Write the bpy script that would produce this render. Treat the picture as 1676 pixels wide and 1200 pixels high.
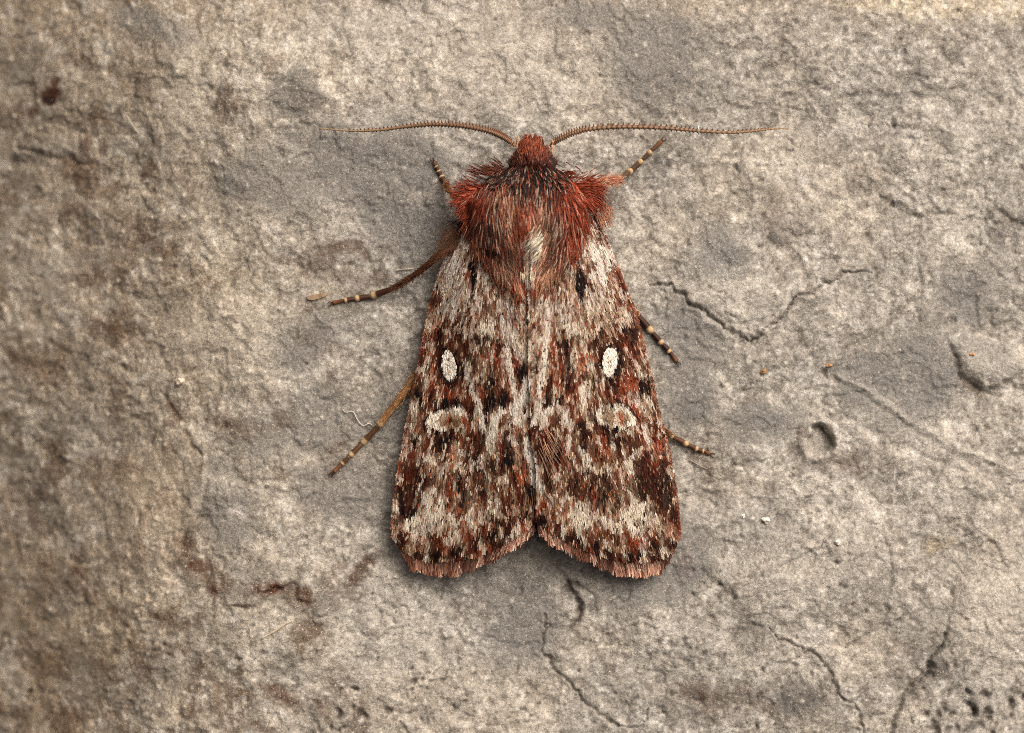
# A red-brown noctuid moth resting on a rough limestone slab, seen from straight above.
# 1 Blender unit = 1 cm.  All layout is in "p" units (1 p = 0.0225 mm) and converted on the way in.
import bpy, math
import numpy as np

scene = bpy.context.scene
for o in list(bpy.data.objects):
    bpy.data.objects.remove(o)

K = 0.00225          # cm per p
D = 15.0             # camera height above the slab, cm
# ------------------------------------------------------------------ camera
cam_d = bpy.data.cameras.new('camera')
cam = bpy.data.objects.new('camera', cam_d)
scene.collection.objects.link(cam)
cam.location = (0, 0, D)
cam_d.sensor_width = 36.0
cam_d.lens = 36.0 * D / (1676 * K)
cam_d.clip_start = 0.1
cam_d.clip_end = 500
cam_d.dof.use_dof = True
cam_d.dof.focus_distance = D - 0.13
cam_d.dof.aperture_fstop = 0.38
scene.camera = cam
scene.unit_settings.scale_length = 0.01
# ------------------------------------------------------------------ light
SUN_DIR = np.array([0.50, 0.62, 0.0])
SUN_EL = math.radians(47)
az = math.atan2(SUN_DIR[0], SUN_DIR[1])
world = bpy.data.worlds.new('World')
scene.world = world
world.use_nodes = True
wn = world.node_tree
wn.nodes.clear()
sky = wn.nodes.new('ShaderNodeTexSky')
sky.sky_type = 'NISHITA'
sky.sun_disc = False
sky.sun_elevation = SUN_EL
sky.sun_rotation = az
sky.air_density = 0.08
sky.dust_density = 9.0
sky.ozone_density = 0.2
bg = wn.nodes.new('ShaderNodeBackground')
bg.inputs['Strength'].default_value = 0.11
wo = wn.nodes.new('ShaderNodeOutputWorld')
wn.links.new(sky.outputs[0], bg.inputs[0])
wn.links.new(bg.outputs[0], wo.inputs[0])
sun_d = bpy.data.lights.new('sun', 'SUN')
sun_d.energy = 1.4
sun_d.angle = math.radians(46)
sun_d.color = (1.0, 0.97, 0.93)
sun = bpy.data.objects.new('sun', sun_d)
scene.collection.objects.link(sun)
sun.rotation_euler = (math.pi / 2 - SUN_EL, 0, math.pi - az)
sun.location = (4, 5, 8)
vs = scene.view_settings
vs.view_transform = 'Standard'
vs.look = 'None'
vs.gamma = 1.0
vs.use_curve_mapping = False
vs.exposure = 0.26
scene.cycles.filter_width = 0.9
scene.cycles.max_bounces = 5
scene.cycles.diffuse_bounces = 3
scene.cycles.use_denoising = False
scene.cycles.denoiser = 'OPENIMAGEDENOISE'
scene.cycles.denoising_input_passes = 'RGB_ALBEDO_NORMAL'
scene.cycles.denoising_prefilter = 'ACCURATE'

# ------------------------------------------------------------------ helpers
rng = np.random.default_rng(7)
_T = [np.random.default_rng(100 + i).random((257, 257)) for i in range(12)]
for t in _T:
    t[256, :] = t[0, :]
    t[:, 256] = t[:, 0]


def vnoise(x, y, seed=0):
    T = _T[seed % 12]
    x = x + seed * 17.3
    y = y + seed * 9.7
    xi = np.floor(x).astype(int)
    yi = np.floor(y).astype(int)
    fx = x - xi
    fy = y - yi
    fx = fx * fx * (3 - 2 * fx)
    fy = fy * fy * (3 - 2 * fy)
    xi &= 255
    yi &= 255
    a = T[yi, xi]
    b = T[yi, xi + 1]
    c = T[yi + 1, xi]
    d = T[yi + 1, xi + 1]
    return (a + (b - a) * fx) * (1 - fy) + (c + (d - c) * fx) * fy


def fbm(x, y, size, octv=4, seed=0, gain=0.5):
    """fractal noise about 0, roughly -1..1; size is the largest feature in p"""
    s = 0.0
    a = 1.0
    tot = 0.0
    f = 1.0 / size
    for i in range(octv):
        s = s + a * (vnoise(x * f, y * f, seed + i) * 2 - 1)
        tot += a
        a *= gain
        f *= 2.03
    return s / tot * 1.6


def lin(c):
    c = np.asarray(c, float) / 255.0
    return np.where(c <= 0.04045, c / 12.92, ((c + 0.055) / 1.055) ** 2.4)


def sstep(a, b, x):
    t = np.clip((x - a) / (b - a), 0, 1)
    return t * t * (3 - 2 * t)


def seg_dist(x, y, pts, side=False):
    """distance to a polyline, and the fraction along it"""
    pts = np.asarray(pts, float)
    best = np.full(x.shape, 1e9)
    par = np.zeros(x.shape)
    sid = np.zeros(x.shape)
    L = np.hypot(*np.diff(pts, axis=0).T)
    cum = np.concatenate([[0], np.cumsum(L)])
    for i in range(len(pts) - 1):
        ax, ay = pts[i]
        bx, by = pts[i + 1]
        vx, vy = bx - ax, by - ay
        t = np.clip(((x - ax) * vx + (y - ay) * vy) / (vx * vx + vy * vy + 1e-9), 0, 1)
        d = np.hypot(x - ax - t * vx, y - ay - t * vy)
        m = d < best
        best = np.where(m, d, best)
        par = np.where(m, (cum[i] + t * L[i]) / cum[-1], par)
        if side:
            sid = np.where(m, np.sign((x - ax) * vy - (y - ay) * vx), sid)
    return (best, par, sid) if side else (best, par)


def PW(px, py, z):
    """picture position + height above the slab (cm) -> world"""
    px, py, z = np.broadcast_arrays(np.asarray(px, float), np.asarray(py, float), np.asarray(z, float))
    f = K * (D - z) / D
    return np.stack([(px - 838) * f, -(py - 600) * f, z], -1)


def build(name, V, F, mat, col=None, parent=None, smooth=True):
    V = np.ascontiguousarray(V, dtype=np.float32).reshape(-1, 3)
    F = np.ascontiguousarray(F, dtype=np.int32)
    n, k = F.shape
    me = bpy.data.meshes.new(name)
    me.vertices.add(len(V))
    me.vertices.foreach_set('co', V.ravel())
    me.loops.add(n * k)
    me.loops.foreach_set('vertex_index', F.ravel())
    me.polygons.add(n)
    me.polygons.foreach_set('loop_start', np.arange(0, n * k, k, dtype=np.int32))
    me.polygons.foreach_set('use_smooth', np.full(n, smooth))
    me.update(calc_edges=True)
    if col is not None:
        at = me.color_attributes.new('Col', 'FLOAT_COLOR', 'POINT')
        c = np.ones((len(V), 4), np.float32)
        c[:, :3] = np.asarray(col, np.float32)
        at.data.foreach_set('color', c.ravel())
    me.materials.append(mat)
    o = bpy.data.objects.new(name, me)
    scene.collection.objects.link(o)
    if parent is not None:
        o.parent = parent
    return o


def grid_faces(nr, nc, wrap=False):
    r = np.arange(nr - 1)[:, None]
    c = np.arange(nc if wrap else nc - 1)[None, :]
    c2 = (c + 1) % nc
    a = r * nc + c
    b = r * nc + c2
    d = (r + 1) * nc + c
    e = (r + 1) * nc + c2
    return np.stack([a, b, e, d], -1).reshape(-1, 4)


def tag(o, label=None, cat=None, group=None, kind=None):
    if label:
        o['label'] = label
    if cat:
        o['category'] = cat
    if group:
        o['group'] = group
    if kind:
        o['kind'] = kind
    return o


def mat_attr(name, rough=0.6, spec=0.4, noise=None, sheen=0.0, trans=0.0):
    m = bpy.data.materials.new(name)
    m.use_nodes = True
    nt = m.node_tree
    b = nt.nodes['Principled BSDF']
    b.inputs['Roughness'].default_value = rough
    b.inputs['Specular IOR Level'].default_value = spec
    if sheen:
        b.inputs['Sheen Weight'].default_value = sheen
    a = nt.nodes.new('ShaderNodeAttribute')
    a.attribute_name = 'Col'
    src = a.outputs['Color']
    if noise:
        tc = nt.nodes.new('ShaderNodeTexCoord')
        nz = nt.nodes.new('ShaderNodeTexNoise')
        nz.inputs['Scale'].default_value = noise[0]
        nz.inputs['Detail'].default_value = 3
        nt.links.new(tc.outputs['Object'], nz.inputs['Vector'])
        mr = nt.nodes.new('ShaderNodeMapRange')
        mr.inputs['From Min'].default_value = 0.3
        mr.inputs['From Max'].default_value = 0.7
        mr.inputs['To Min'].default_value = 1 - noise[1]
        mr.inputs['To Max'].default_value = 1 + noise[1]
        nt.links.new(nz.outputs['Fac'], mr.inputs['Value'])
        mx = nt.nodes.new('ShaderNodeVectorMath')
        mx.operation = 'SCALE'
        nt.links.new(src, mx.inputs[0])
        nt.links.new(mr.outputs['Result'], mx.inputs['Scale'])
        src = mx.outputs['Vector']
    nt.links.new(src, b.inputs['Base Color'])
    return m


# ------------------------------------------------------------------ the stone slab
STEP = 2.3
gx = np.arange(-330, 2010, STEP)
gy = np.arange(-260, 1465, STEP)
GX, GY = np.meshgrid(gx, gy)
# ragged versions of the coordinates, so nothing has a ruled edge
WX = GX + fbm(GX, GY, 40, 4, 1) * 9 + fbm(GX, GY, 9, 2, 4) * 2.2
WY = GY + fbm(GX, GY, 40, 4, 2) * 9 + fbm(GX, GY, 9, 2, 5) * 2.2

# distance from the moth's footprint, where the slab is fairly even
calm = np.exp(-(((GX - 868) / 330) ** 2 + ((GY - 600) / 420) ** 2))
H = np.zeros_like(GX)
H -= 205 * np.clip((430 - GX) / 430, 0, 3) ** 1.5           # the slab falls away to the left
H -= 50 * np.clip((150 - GY) / 300, 0, 3) ** 1.6
H -= 30 * np.clip((GX - 1480) / 300, 0, 3) ** 1.5
H += (1 - 0.6 * calm) * fbm(GX, GY, 260, 3, 3) * 13
H += (1 - 0.4 * calm) * fbm(GX, GY, 75, 3, 6) * 3.2
SLATE = [(625, 272, 120, 55, -.15), (545, 235, 70, 28, .2), (482, 152, 40, 32, .3), (240, 40, 60, 28, .4), (440, 300, 80, 50, 0), (1065, 95, 70, 85, 0),
         (960, 25, 90, 24, 0), (500, 560, 60, 38, -.5), (640, 350, 60, 36, .2), (485, 700, 92, 48, -.3), (620, 690, 50, 38, 0), (560, 800, 80, 46, 0),
         (365, 830, 46, 66, -.3), (1120, 560, 56, 60, .3), (1130, 650, 50, 46, 0), (1105, 900, 60, 60, 0), (1050, 960, 60, 34, 0), (860, 1010, 56, 76, 0),
         (1300, 1145, 46, 24, 0), (1500, 620, 70, 80, .2), (1610, 590, 50, 34, .2), (1600, 480, 60, 50, 0), (1240, 690, 70, 30, 0), (700, 380, 50, 60, 0),
         (1420, 620, 60, 46, 0), (1180, 420, 46, 40, 0)]
SL = np.zeros_like(GX)
_sln = .25 * fbm(WX, WY, 40, 3, 11)
for (cx_, cy_, rx_, ry_, ro_) in SLATE:
    x_, y_ = WX - cx_, WY - cy_
    c_, s_ = math.cos(ro_), math.sin(ro_)
    r_ = np.hypot((x_ * c_ + y_ * s_) / rx_, (-x_ * s_ + y_ * c_) / ry_) + _sln
    SL = np.maximum(SL, sstep(1.35, .6, r_))
rough = 1 - .65 * SL
H += fbm(GX, GY, 30, 3, 8) * 1.1 * rough
H += fbm(WX, WY, 12, 3, 9) * 0.8 * rough
H -= sstep(.25, .6, fbm(WX + 90, WY, 17, 2, 1)) * 1.1 * rough
# thin flakes with stepped edges
fl_ = fbm(WX * .8 + 70, WY + 40, 120, 4, 4)
H += (np.floor(fl_ * 3.2) + sstep(.90, 1.0, (fl_ * 3.2) % 1)) * 1.9
chip = fbm(GX, GY, 55, 3, 10)
H -= sstep(0.28, 0.42, chip) * 2.6 * (0.4 + 0.6 * vnoise(GX / 180, GY / 180, 7))   # shallow spalls with a lip
chip2 = fbm(GX + 500, GY, 30, 3, 11)
H -= sstep(0.42, 0.52, chip2) * 2.2

C_MID = lin((168, 158, 140))
C_PALE = lin((195, 185, 166))
C_GREY = lin((136, 129, 117))
C_DARK = lin((95, 87, 76))
C_WARM = lin((164, 147, 123))
C_BROWN = lin((92, 68, 46))
C_RUST = lin((84, 50, 32))
C_DKBROWN = lin((62, 48, 36))  # very dark brown for pits, deep cracks and some stains
SC = np.empty(GX.shape + (3,))
n1 = fbm(WX, WY, 150, 4, 2)
n2 = fbm(WX, WY, 48, 4, 5)
n3 = fbm(GX, GY, 14, 3, 7)
base = C_MID[None, None] + 0 * GX[..., None]


def mixc(C, col, m):
    return C + (col - C) * np.clip(m, 0, 1)[..., None]


SC = mixc(base, C_PALE, sstep(0.0, 0.9, n2) * 0.75)
SC = mixc(SC, C_GREY, sstep(0.05, 0.8, -n1) * 0.7)
SC = mixc(SC, C_GREY, sstep(0.1, 0.8, -n2) * 0.5)
SC = mixc(SC, C_WARM, np.clip((470 - WX) / 330, 0, 1) * 0.6)
SC = mixc(SC, C_WARM, sstep(90, -20, GY + n1 * 50) * 0.7)
SC = mixc(SC, lin((206, 188, 150)), sstep(40, 15, GY + n2 * 14 + np.abs(GX - 1640) * 0.06) * 0.8 * (GX > 1350))
SC = mixc(SC, C_BROWN, sstep(0.33, 0.75, n2 - 0.25 * n3) * 0.0 + sstep(0.35, 0.8, fbm(WX, WY, 60, 5, 9)) * (0.25 + 0.3 * (GX < 650)))
n4 = fbm(WX, WY, 22, 3, 0)
n5 = fbm(GX + 33, GY, 8, 2, 6)
SC = mixc(SC, lin((208, 200, 184)), (sstep(.34, .7, n4) * .35 + sstep(.42, .75, n5) * .5) * rough)
SC = mixc(SC, lin((112, 102, 88)), (sstep(.36, .7, -n4) * .3 + sstep(.44, .75, -n5) * .5) * rough)
SC *= (1 + (0.14 * n3 + 0.14 * fbm(GX, GY, 6, 2, 3)) * rough)[..., None]
SC = mixc(SC, lin((127, 123, 114)), SL * .85)
warmth = sstep(0, .6, fbm(WX + 900, WY, 220, 3, 8))
SC = mixc(SC, SC * np.array([1.02, .985, .93]), warmth)


def sblob(cx, cy, rx, ry, col, a=0.7, rot=0.0, dz=0.0, soft=0.8):
    global SC, H
    m = (np.abs(GX - cx) < max(rx, ry) * 2.2 + 20) & (np.abs(GY - cy) < max(rx, ry) * 2.2 + 20)
    x = WX[m] - cx
    y = WY[m] - cy
    c, s = math.cos(rot), math.sin(rot)
    r = np.hypot((x * c + y * s) / rx, (-x * s + y * c) / ry)
    r = r + 0.22 * n2[m]
    k = sstep(1 + soft, max(1 - soft, 0.0), r)
    if col is not None:
        a = a * 1.25 if col[0] > 1.9 * col[2] else a
        SC[m] = SC[m] + (col - SC[m]) * (k * a * (0.8 + 0.35 * n3[m]).clip(0, 1.2))[:, None].clip(0, 1)
    if dz:
        H[m] += dz * k


_jr = np.random.default_rng(77)


def jagged(P, amp):
    P = np.asarray(P, float)
    for lev in range(4):
        mid = (P[1:] + P[:-1]) / 2
        d = P[1:] - P[:-1]
        l = np.hypot(d[:, 0], d[:, 1])
        off = _jr.normal(0, amp, len(mid)) * np.where(l > 5, 1, 0)
        mid = mid + np.stack([-d[:, 1], d[:, 0]], -1) * off[:, None]
        Q = np.empty((len(P) * 2 - 1, 2))
        Q[0::2] = P
        Q[1::2] = mid
        P = Q
    return P


def scrack(pts, w, depth, col=None, a=0.8, taper=True, wob=1.0, lip=0.0, breakup=0.35):
    """a crack, groove (depth > 0) or ridge (depth < 0) along a jagged line"""
    global SC, H
    P = jagged(pts, 0.11 * min(wob, 1))
    w = w * 0.72
    depth = depth * 0.46
    m = (GX > P[:, 0].min() - 40) & (GX < P[:, 0].max() + 40) & (GY > P[:, 1].min() - 40) & (GY < P[:, 1].max() + 40)
    x = GX[m] + (WX[m] - GX[m]) * 0.55 * wob
    y = GY[m] + (WY[m] - GY[m]) * 0.55 * wob
    d, t, sg = seg_dist(x, y, P, True)
    ww = w * (0.3 + 1.4 * vnoise(GX[m] / 15, GY[m] / 15, 3) * (0.6 + 0.8 * vnoise(GX[m] / 5, GY[m] / 5, 8)))
    if taper:
        ww = ww * (0.25 + 0.75 * np.sin(np.pi * t.clip(0.02, 0.98)) ** 0.5)
    k = np.exp(-(d / ww) ** 2) * (1 - breakup * sstep(0.35, 0.7, vnoise(GX[m] / 30, GY[m] / 30, 6)))
    H[m] -= depth * k
    if depth > 5:
        H[m] += sg * depth * .28 * np.exp(-d / 13) * np.sin(np.pi * t.clip(0, 1)) ** .6
    if lip:
        H[m] += lip * np.exp(-((d - 2.2 * ww) / (1.5 * ww)) ** 2)
    if col is not None:
        SC[m] = SC[m] + (col - SC[m]) * (k * a * 0.5)[:, None].clip(0, 1)


# grey, brown and dark patches on the slab
for b in [(620, 275, 130, 62, C_GREY, .85, -.15), (545, 235, 70, 30, C_GREY, .6, .2), (480, 155, 42, 34, C_DARK, .5, .3),
          (240, 45, 62, 30, C_GREY, .75, .4), (300, 130, 30, 16, C_DARK, .5, .1), (440, 300, 75, 50, C_GREY, .65, 0),
          (1065, 95, 75, 90, C_GREY, .7, 0), (960, 30, 90, 26, C_GREY, .45, 0), (245, 235, 34, 18, C_DARK, .55, 0),
          (285, 510, 42, 62, C_DARK, .5, -.3), (265, 490, 26, 14, C_DARK, .6, 0), (262, 640, 22, 24, C_DARK, .6, 0),
          (500, 560, 60, 40, C_GREY, .6, -.5), (640, 350, 60, 40, C_GREY, .5, .2), (590, 460, 40, 20, C_BROWN, .35, 0),
          (480, 700, 90, 50, C_GREY, .75, -.3), (620, 690, 60, 40, C_GREY, .7, 0), (560, 800, 80, 50, C_GREY, .5, 0),
          (370, 830, 50, 70, C_GREY, .6, -.3), (310, 865, 18, 42, C_DARK, .65, .3), (400, 950, 46, 28, C_GREY, .5, 0),
          (315, 1095, 16, 18, C_DKBROWN, .7, 0), (310, 1060, 10, 40, C_DARK, .5, 0), (470, 1093, 22, 18, C_DARK, .6, 0),
          (530, 985, 14, 34, C_DARK, .4, .2), (1120, 555, 60, 60, C_GREY, .55, .3), (1130, 620, 50, 50, C_GREY, .5, 0),
          (1110, 690, 60, 40, C_GREY, .4, 0), (1390, 560, 90, 60, C_GREY, .3, 0), (1100, 900, 60, 60, C_GREY, .6, 0),
          (1050, 960, 60, 34, C_GREY, .55, 0), (860, 1010, 60, 80, C_GREY, .45, 0), (900, 940, 80, 46, C_DARK, .40, 0),  # ends with the dark patch below the wing notch
          (1120, 890, 40, 40, C_GREY, .6, 0), (1310, 1150, 46, 26, C_DARK, .65, 0), (1270, 870, 40, 40, C_GREY, .5, 0),
          (1230, 1040, 36, 26, C_DARK, .4, 0), (1480, 1015, 34, 18, C_DARK, .4, .4), (1240, 300, 50, 34, C_DARK, .3, 0),
          (1270, 360, 22, 46, C_BROWN, .45, -.3), (1265, 320, 10, 18, C_BROWN, .6, 0), (1285, 375, 30, 22, C_DARK, .45, 0),
          (1500, 620, 60, 80, C_GREY, .35, .2), (1600, 480, 60, 60, C_GREY, .3, 0), (1180, 150, 50, 20, C_GREY, .5, 0),
          (1350, 30, 60, 14, C_GREY, .35, 0), (1180, 1080, 60, 80, C_GREY, .35, 0), (1160, 1150, 60, 30, C_BROWN, .45, .3),
          (60, 990, 60, 40, C_GREY, .4, 0), (30, 850, 40, 60, C_GREY, .4, 0), (110, 700, 90, 30, C_GREY, .45, -.2),
          (60, 600, 46, 34, C_BROWN, .45, .4), (165, 735, 40, 20, C_DARK, .45, -.3), (70, 735, 22, 20, C_BROWN, .45, 0),
          (190, 545, 34, 20, C_BROWN, .6, .2), (145, 420, 30, 26, C_DARK, .5, .3), (200, 380, 24, 40, C_BROWN, .35, 0),
          (110, 90, 24, 14, C_BROWN, .5, .5), (130, 100, 14, 8, C_DKBROWN, .6, .6), (160, 190, 30, 20, C_BROWN, .4, 0),
          (30, 80, 40, 26, C_DARK, .35, 0), (120, 280, 40, 24, C_BROWN, .45, 0), (90, 1010, 22, 12, C_DARK, .5, -.6),
          (40, 1090, 12, 20, C_DARK, .6, 0), (150, 955, 20, 22, C_DARK, .4, 0), (60, 930, 40, 20, C_BROWN, .4, 0),
          (120, 910, 30, 14, C_BROWN, .35, 0), (110, 1130, 40, 60, C_GREY, .35, 0), (250, 1080, 60, 50, C_GREY, .35, 0)]:
    sblob(*b[:5], a=b[5], rot=b[6])
_lf = sstep(420, 120, GX)
SC = mixc(SC, lin((112, 88, 62)), sstep(.05, .55, fbm(WX + 40, WY, 85, 4, 10)) * .38 * _lf)
SC = mixc(SC, C_BROWN, sstep(.30, .65, fbm(WX + 240, WY, 46, 4, 3)) * .5 * sstep(640, 420, GX) * sstep(300, 600, GY + 400 * _lf))
# rust and brown stains, plus shading painted at one ledge
for b in [(64, 147, 20, 15, C_RUST, .95, .2), (58, 152, 9, 8, lin((48, 22, 16)), .9, 0), (30, 172, 14, 9, C_RUST, .7, 0),
          (28, 125, 13, 10, C_RUST, .55, 0), (122, 233, 11, 14, C_RUST, .85, 0), (72, 125, 8, 10, C_RUST, .8, .6),
          (115, 195, 10, 5, C_RUST, .7, .5), (162, 235, 8, 9, C_BROWN, .7, 0), (105, 258, 16, 6, C_BROWN, .7, 0),
          (545, 410, 46, 20, C_BROWN, .55, .1), (575, 402, 26, 9, C_BROWN, .7, .1), (520, 440, 60, 16, C_BROWN, .45, .2),
          (595, 415, 10, 5, C_RUST, .8, 0), (600, 930, 30, 9, C_RUST, .8, -.75), (588, 950, 12, 8, C_BROWN, .8, 0),
          (610, 1030, 14, 8, C_BROWN, .75, 0), (325, 925, 16, 8, C_RUST, .75, 0), (300, 890, 20, 7, C_RUST, .6, 0),
          (440, 962, 34, 14, C_RUST, .85, -.15), (490, 985, 30, 18, C_BROWN, .6, .5), (505, 1040, 34, 20, C_BROWN, .55, .2), (340, 940, 26, 16, C_BROWN, .6, .3), (470, 1150, 40, 18, C_BROWN, .5, .3), (300, 905, 24, 14, C_BROWN, .55, 0), (595, 935, 26, 16, C_BROWN, .6, -.7), (345, 965, 9, 12, C_RUST, .7, 0), (500, 975, 16, 12, C_BROWN, .8, .6),
          (510, 1035, 20, 10, C_BROWN, .75, .3), (430, 1130, 24, 8, C_RUST, .6, .2), (470, 1145, 16, 8, C_RUST, .7, .4),
          (430, 1188, 22, 8, C_RUST, .65, .2), (330, 1170, 26, 14, C_BROWN, .5, 0), (525, 1155, 8, 12, C_RUST, .6, 0),
          (245, 1010, 12, 8, C_BROWN, .8, 0), (400, 700, 40, 16, C_BROWN, .35, 0), (360, 685, 30, 12, C_BROWN, .5, 0),
          (375, 690, 12, 6, C_DKBROWN, .6, 0), (545, 735, 22, 9, C_BROWN, .65, -.5), (550, 765, 14, 22, C_RUST, .45, .5),
          (285, 675, 18, 12, C_BROWN, .55, .5), (275, 690, 8, 14, C_RUST, .5, 0), (210, 840, 30, 6, C_BROWN, .5, .1),
          (1375, 760, 34, 20, C_BROWN, .5, .3), (1340, 772, 14, 6, C_DKBROWN, .7, .6), (1590, 625, 14, 34, C_BROWN, .55, -.4),  # last entry paints brown shading along the curved ledge
          (1310, 715, 8, 26, C_BROWN, .6, 0), (1145, 750, 24, 10, C_BROWN, .5, .6), (1155, 775, 8, 14, C_BROWN, .6, 0),
          (1150, 1140, 46, 14, C_RUST, .5, .25), (1240, 1150, 40, 14, C_RUST, .5, .35), (1120, 920, 10, 20, C_RUST, .4, 0),
          (950, 1000, 8, 16, C_RUST, .65, 0), (940, 960, 20, 22, C_DKBROWN, .35, 0), (1535, 890, 22, 16, lin((170, 145, 95)), .55, 0),
          (1420, 940, 26, 40, C_BROWN, .25, 0), (1620, 885, 10, 8, C_BROWN, .6, 0), (1530, 1090, 12, 16, C_DKBROWN, .6, 0)]:
    sblob(*b[:5], a=b[5], rot=b[6], soft=.55)
# pale crumbly areas
for b in [(345, 800, 40, 22, C_PALE, .7, 0, 3), (385, 845, 16, 12, lin((222, 212, 196)), .8, 0, 3), (300, 130, 30, 70, C_PALE, .5, 0, 0),
          (330, 560, 60, 50, C_PALE, .5, 0, 4), (400, 540, 60, 60, C_PALE, .4, 0, 2), (700, 30, 160, 30, C_PALE, .5, 0, 0),
          (850, 110, 110, 60, C_PALE, .55, 0, 0), (1300, 300, 60, 50, C_PALE, .4, 0, 2), (1310, 295, 12, 8, lin((214, 208, 196)), .6, 0, 2),
          (1600, 215, 40, 30, C_PALE, .5, 0, 5), (1210, 480, 50, 40, C_PALE, .5, 0, 3), (1600, 860, 14, 22, C_PALE, .6, .2, 9),
          (1630, 1000, 60, 120, C_PALE, .6, .1, 16), (1420, 900, 60, 50, C_PALE, .4, 0, 3), (1310, 940, 60, 50, C_PALE, .4, 0, 2),
          (640, 1020, 90, 50, C_PALE, .4, 0, 0), (1640, 480, 30, 30, C_PALE, .5, 0, 3), (60, 440, 60, 30, C_PALE, .5, 0, 0),
          (240, 820, 50, 90, C_WARM, .7, .3, 10), (1280, 380, 10, 14, C_GREY, .6, 0, 8), (12, 236, 16, 14, C_GREY, .7, 0, 10),
          (1560, 1010, 40, 70, C_MID, .3, .3, 7), (1650, 600, 60, 26, C_PALE, .5, .2, 8), (50, 225, 60, 20, C_MID, .5, .2, 6),
          (1330, 720, 26, 26, C_MID, .4, 0, 4)]:
    sblob(*b[:5], a=b[5], rot=b[6], dz=b[7])
# cracks, scratches and grooves
scrack([(1058, 472), (1075, 466), (1100, 464), (1113, 478), (1122, 490), (1160, 520), (1200, 545), (1226, 558), (1240, 552)], 4.2, 14, C_DKBROWN, .9, lip=1.5)
scrack([(1245, 545), (1225, 540), (1205, 520), (1195, 512)], 2.4, 6, C_DARK, .7)
scrack([(1232, 560), (1250, 538), (1262, 527), (1290, 505), (1330, 480), (1370, 455), (1392, 448), (1424, 448)], 3.6, 14, C_DKBROWN, 1.0, lip=1)
scrack([(1430, 456), (1445, 470), (1470, 476)], 2.6, 4, C_DARK, .5)
scrack([(1595, 392), (1540, 445), (1480, 505), (1420, 555), (1360, 603)], 5.5, 7, C_GREY, .6, taper=False, wob=.5)
scrack([(1348, 606), (1400, 640), (1450, 672), (1500, 712), (1560, 745), (1650, 782), (1740, 820)], 6, 5, C_GREY, .5, wob=.5, breakup=.15)
scrack([(1340, 655), (1400, 690), (1450, 715), (1510, 745), (1590, 775)], 7, 7, C_GREY, .5, wob=.5)
scrack([(1372, 615), (1440, 650), (1500, 695), (1580, 738), (1660, 770)], 8, -7, C_PALE, .9, wob=.3, breakup=0)
scrack([(1329, 700), (1342, 697), (1356, 703), (1364, 718), (1366, 732), (1358, 742)], 8, 20, C_GREY, .45, taper=True, wob=.3, breakup=0)
scrack([(1308, 698), (1305, 712), (1308, 735)], 3.5, 9, C_DKBROWN, .7)
scrack([(1548, 552), (1562, 580), (1577, 608), (1594, 632), (1625, 646)], 8, 12, C_BROWN, .45, wob=.4)  # curved ledge, its brown shading painted in
scrack([(1560, 560), (1585, 600), (1612, 628)], 12, -7, C_MID, .3, wob=.3)
scrack([(1448, 262), (1480, 298), (1512, 336)], 4, 6, C_GREY, .6, wob=.4)
scrack([(1438, 318), (1460, 332), (1482, 345), (1505, 354), (1560, 352)], 8, 11, C_DARK, .85, wob=.6)
scrack([(1540, 310), (1580, 304), (1632, 296)], 7, 5, C_DARK, .8)
scrack([(1618, 326), (1650, 352), (1680, 375), (1740, 400)], 6, 8, C_DARK, .6)
scrack([(1652, 110), (1656, 170), (1652, 215)], 6, 5, C_DARK, .5)
scrack([(1500, 120), (1540, 150), (1570, 190)], 10, 5, C_GREY, .5)
scrack([(1120, 658), (1160, 653), (1200, 656), (1235, 653)], 2.5, 5, C_BROWN, .7)
scrack([(1165, 760), (1130, 740), (1100, 715)], 3, 4, C_BROWN, .4)
scrack([(1352, 895), (1310, 912), (1260, 938), (1215, 962), (1185, 976)], 5.5, 8, C_GREY, .75, wob=.3, breakup=.1)
scrack([(1228, 945), (1210, 956), (1196, 968)], 3, 4, C_RUST, .8)
scrack([(1446, 878), (1456, 905), (1458, 935), (1454, 970), (1448, 1005), (1436, 1030), (1412, 1046), (1380, 1060)], 5.5, 9, C_GREY, .85, wob=.3, breakup=.1)
scrack([(1470, 930), (1466, 980), (1458, 1020)], 8, -5, C_PALE, .4, wob=.4)
scrack([(1462, 1012), (1478, 1008), (1500, 1020), (1508, 1034), (1496, 1046)], 4, 6, C_DARK, .55)
scrack([(1262, 1030), (1290, 1050), (1310, 1066), (1345, 1088), (1360, 1110), (1375, 1135), (1400, 1150), (1412, 1175), (1424, 1215)], 4.2, 11, C_BROWN, .85, lip=1.5)
scrack([(1545, 1040), (1530, 1070), (1522, 1100), (1500, 1118), (1480, 1132), (1470, 1158), (1462, 1190), (1455, 1230)], 7, 22, C_DKBROWN, .8, breakup=.1)
scrack([(1120, 1010), (1170, 1025), (1225, 1035)], 9, 6, C_DARK, .45)
scrack([(1540, 960), (1560, 980), (1550, 1020), (1546, 1045)], 4, 7, C_BROWN, .4)
scrack([(1600, 870), (1625, 890), (1650, 930)], 5, 9, C_BROWN, .5)
scrack([(890, 1005), (892, 1035), (889, 1060), (905, 1088), (922, 1110), (935, 1130), (955, 1150), (985, 1172), (1015, 1188), (1045, 1192), (1060, 1182), (1060, 1165)], 4.2, 11, C_BROWN, .85, lip=1.2)
scrack([(930, 950), (945, 975), (952, 1002), (944, 1022), (934, 1034)], 7, 16, C_DKBROWN, 1.2)
scrack([(905, 925), (930, 950), (955, 960), (975, 985)], 8, 12, C_DKBROWN, .8)
scrack([(1062, 1076), (1085, 1088), (1106, 1096)], 3.4, 6, C_BROWN, .7)
scrack([(1020, 940), (1036, 962), (1030, 984), (1000, 986)], 3, 5, C_DARK, .6)
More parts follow.
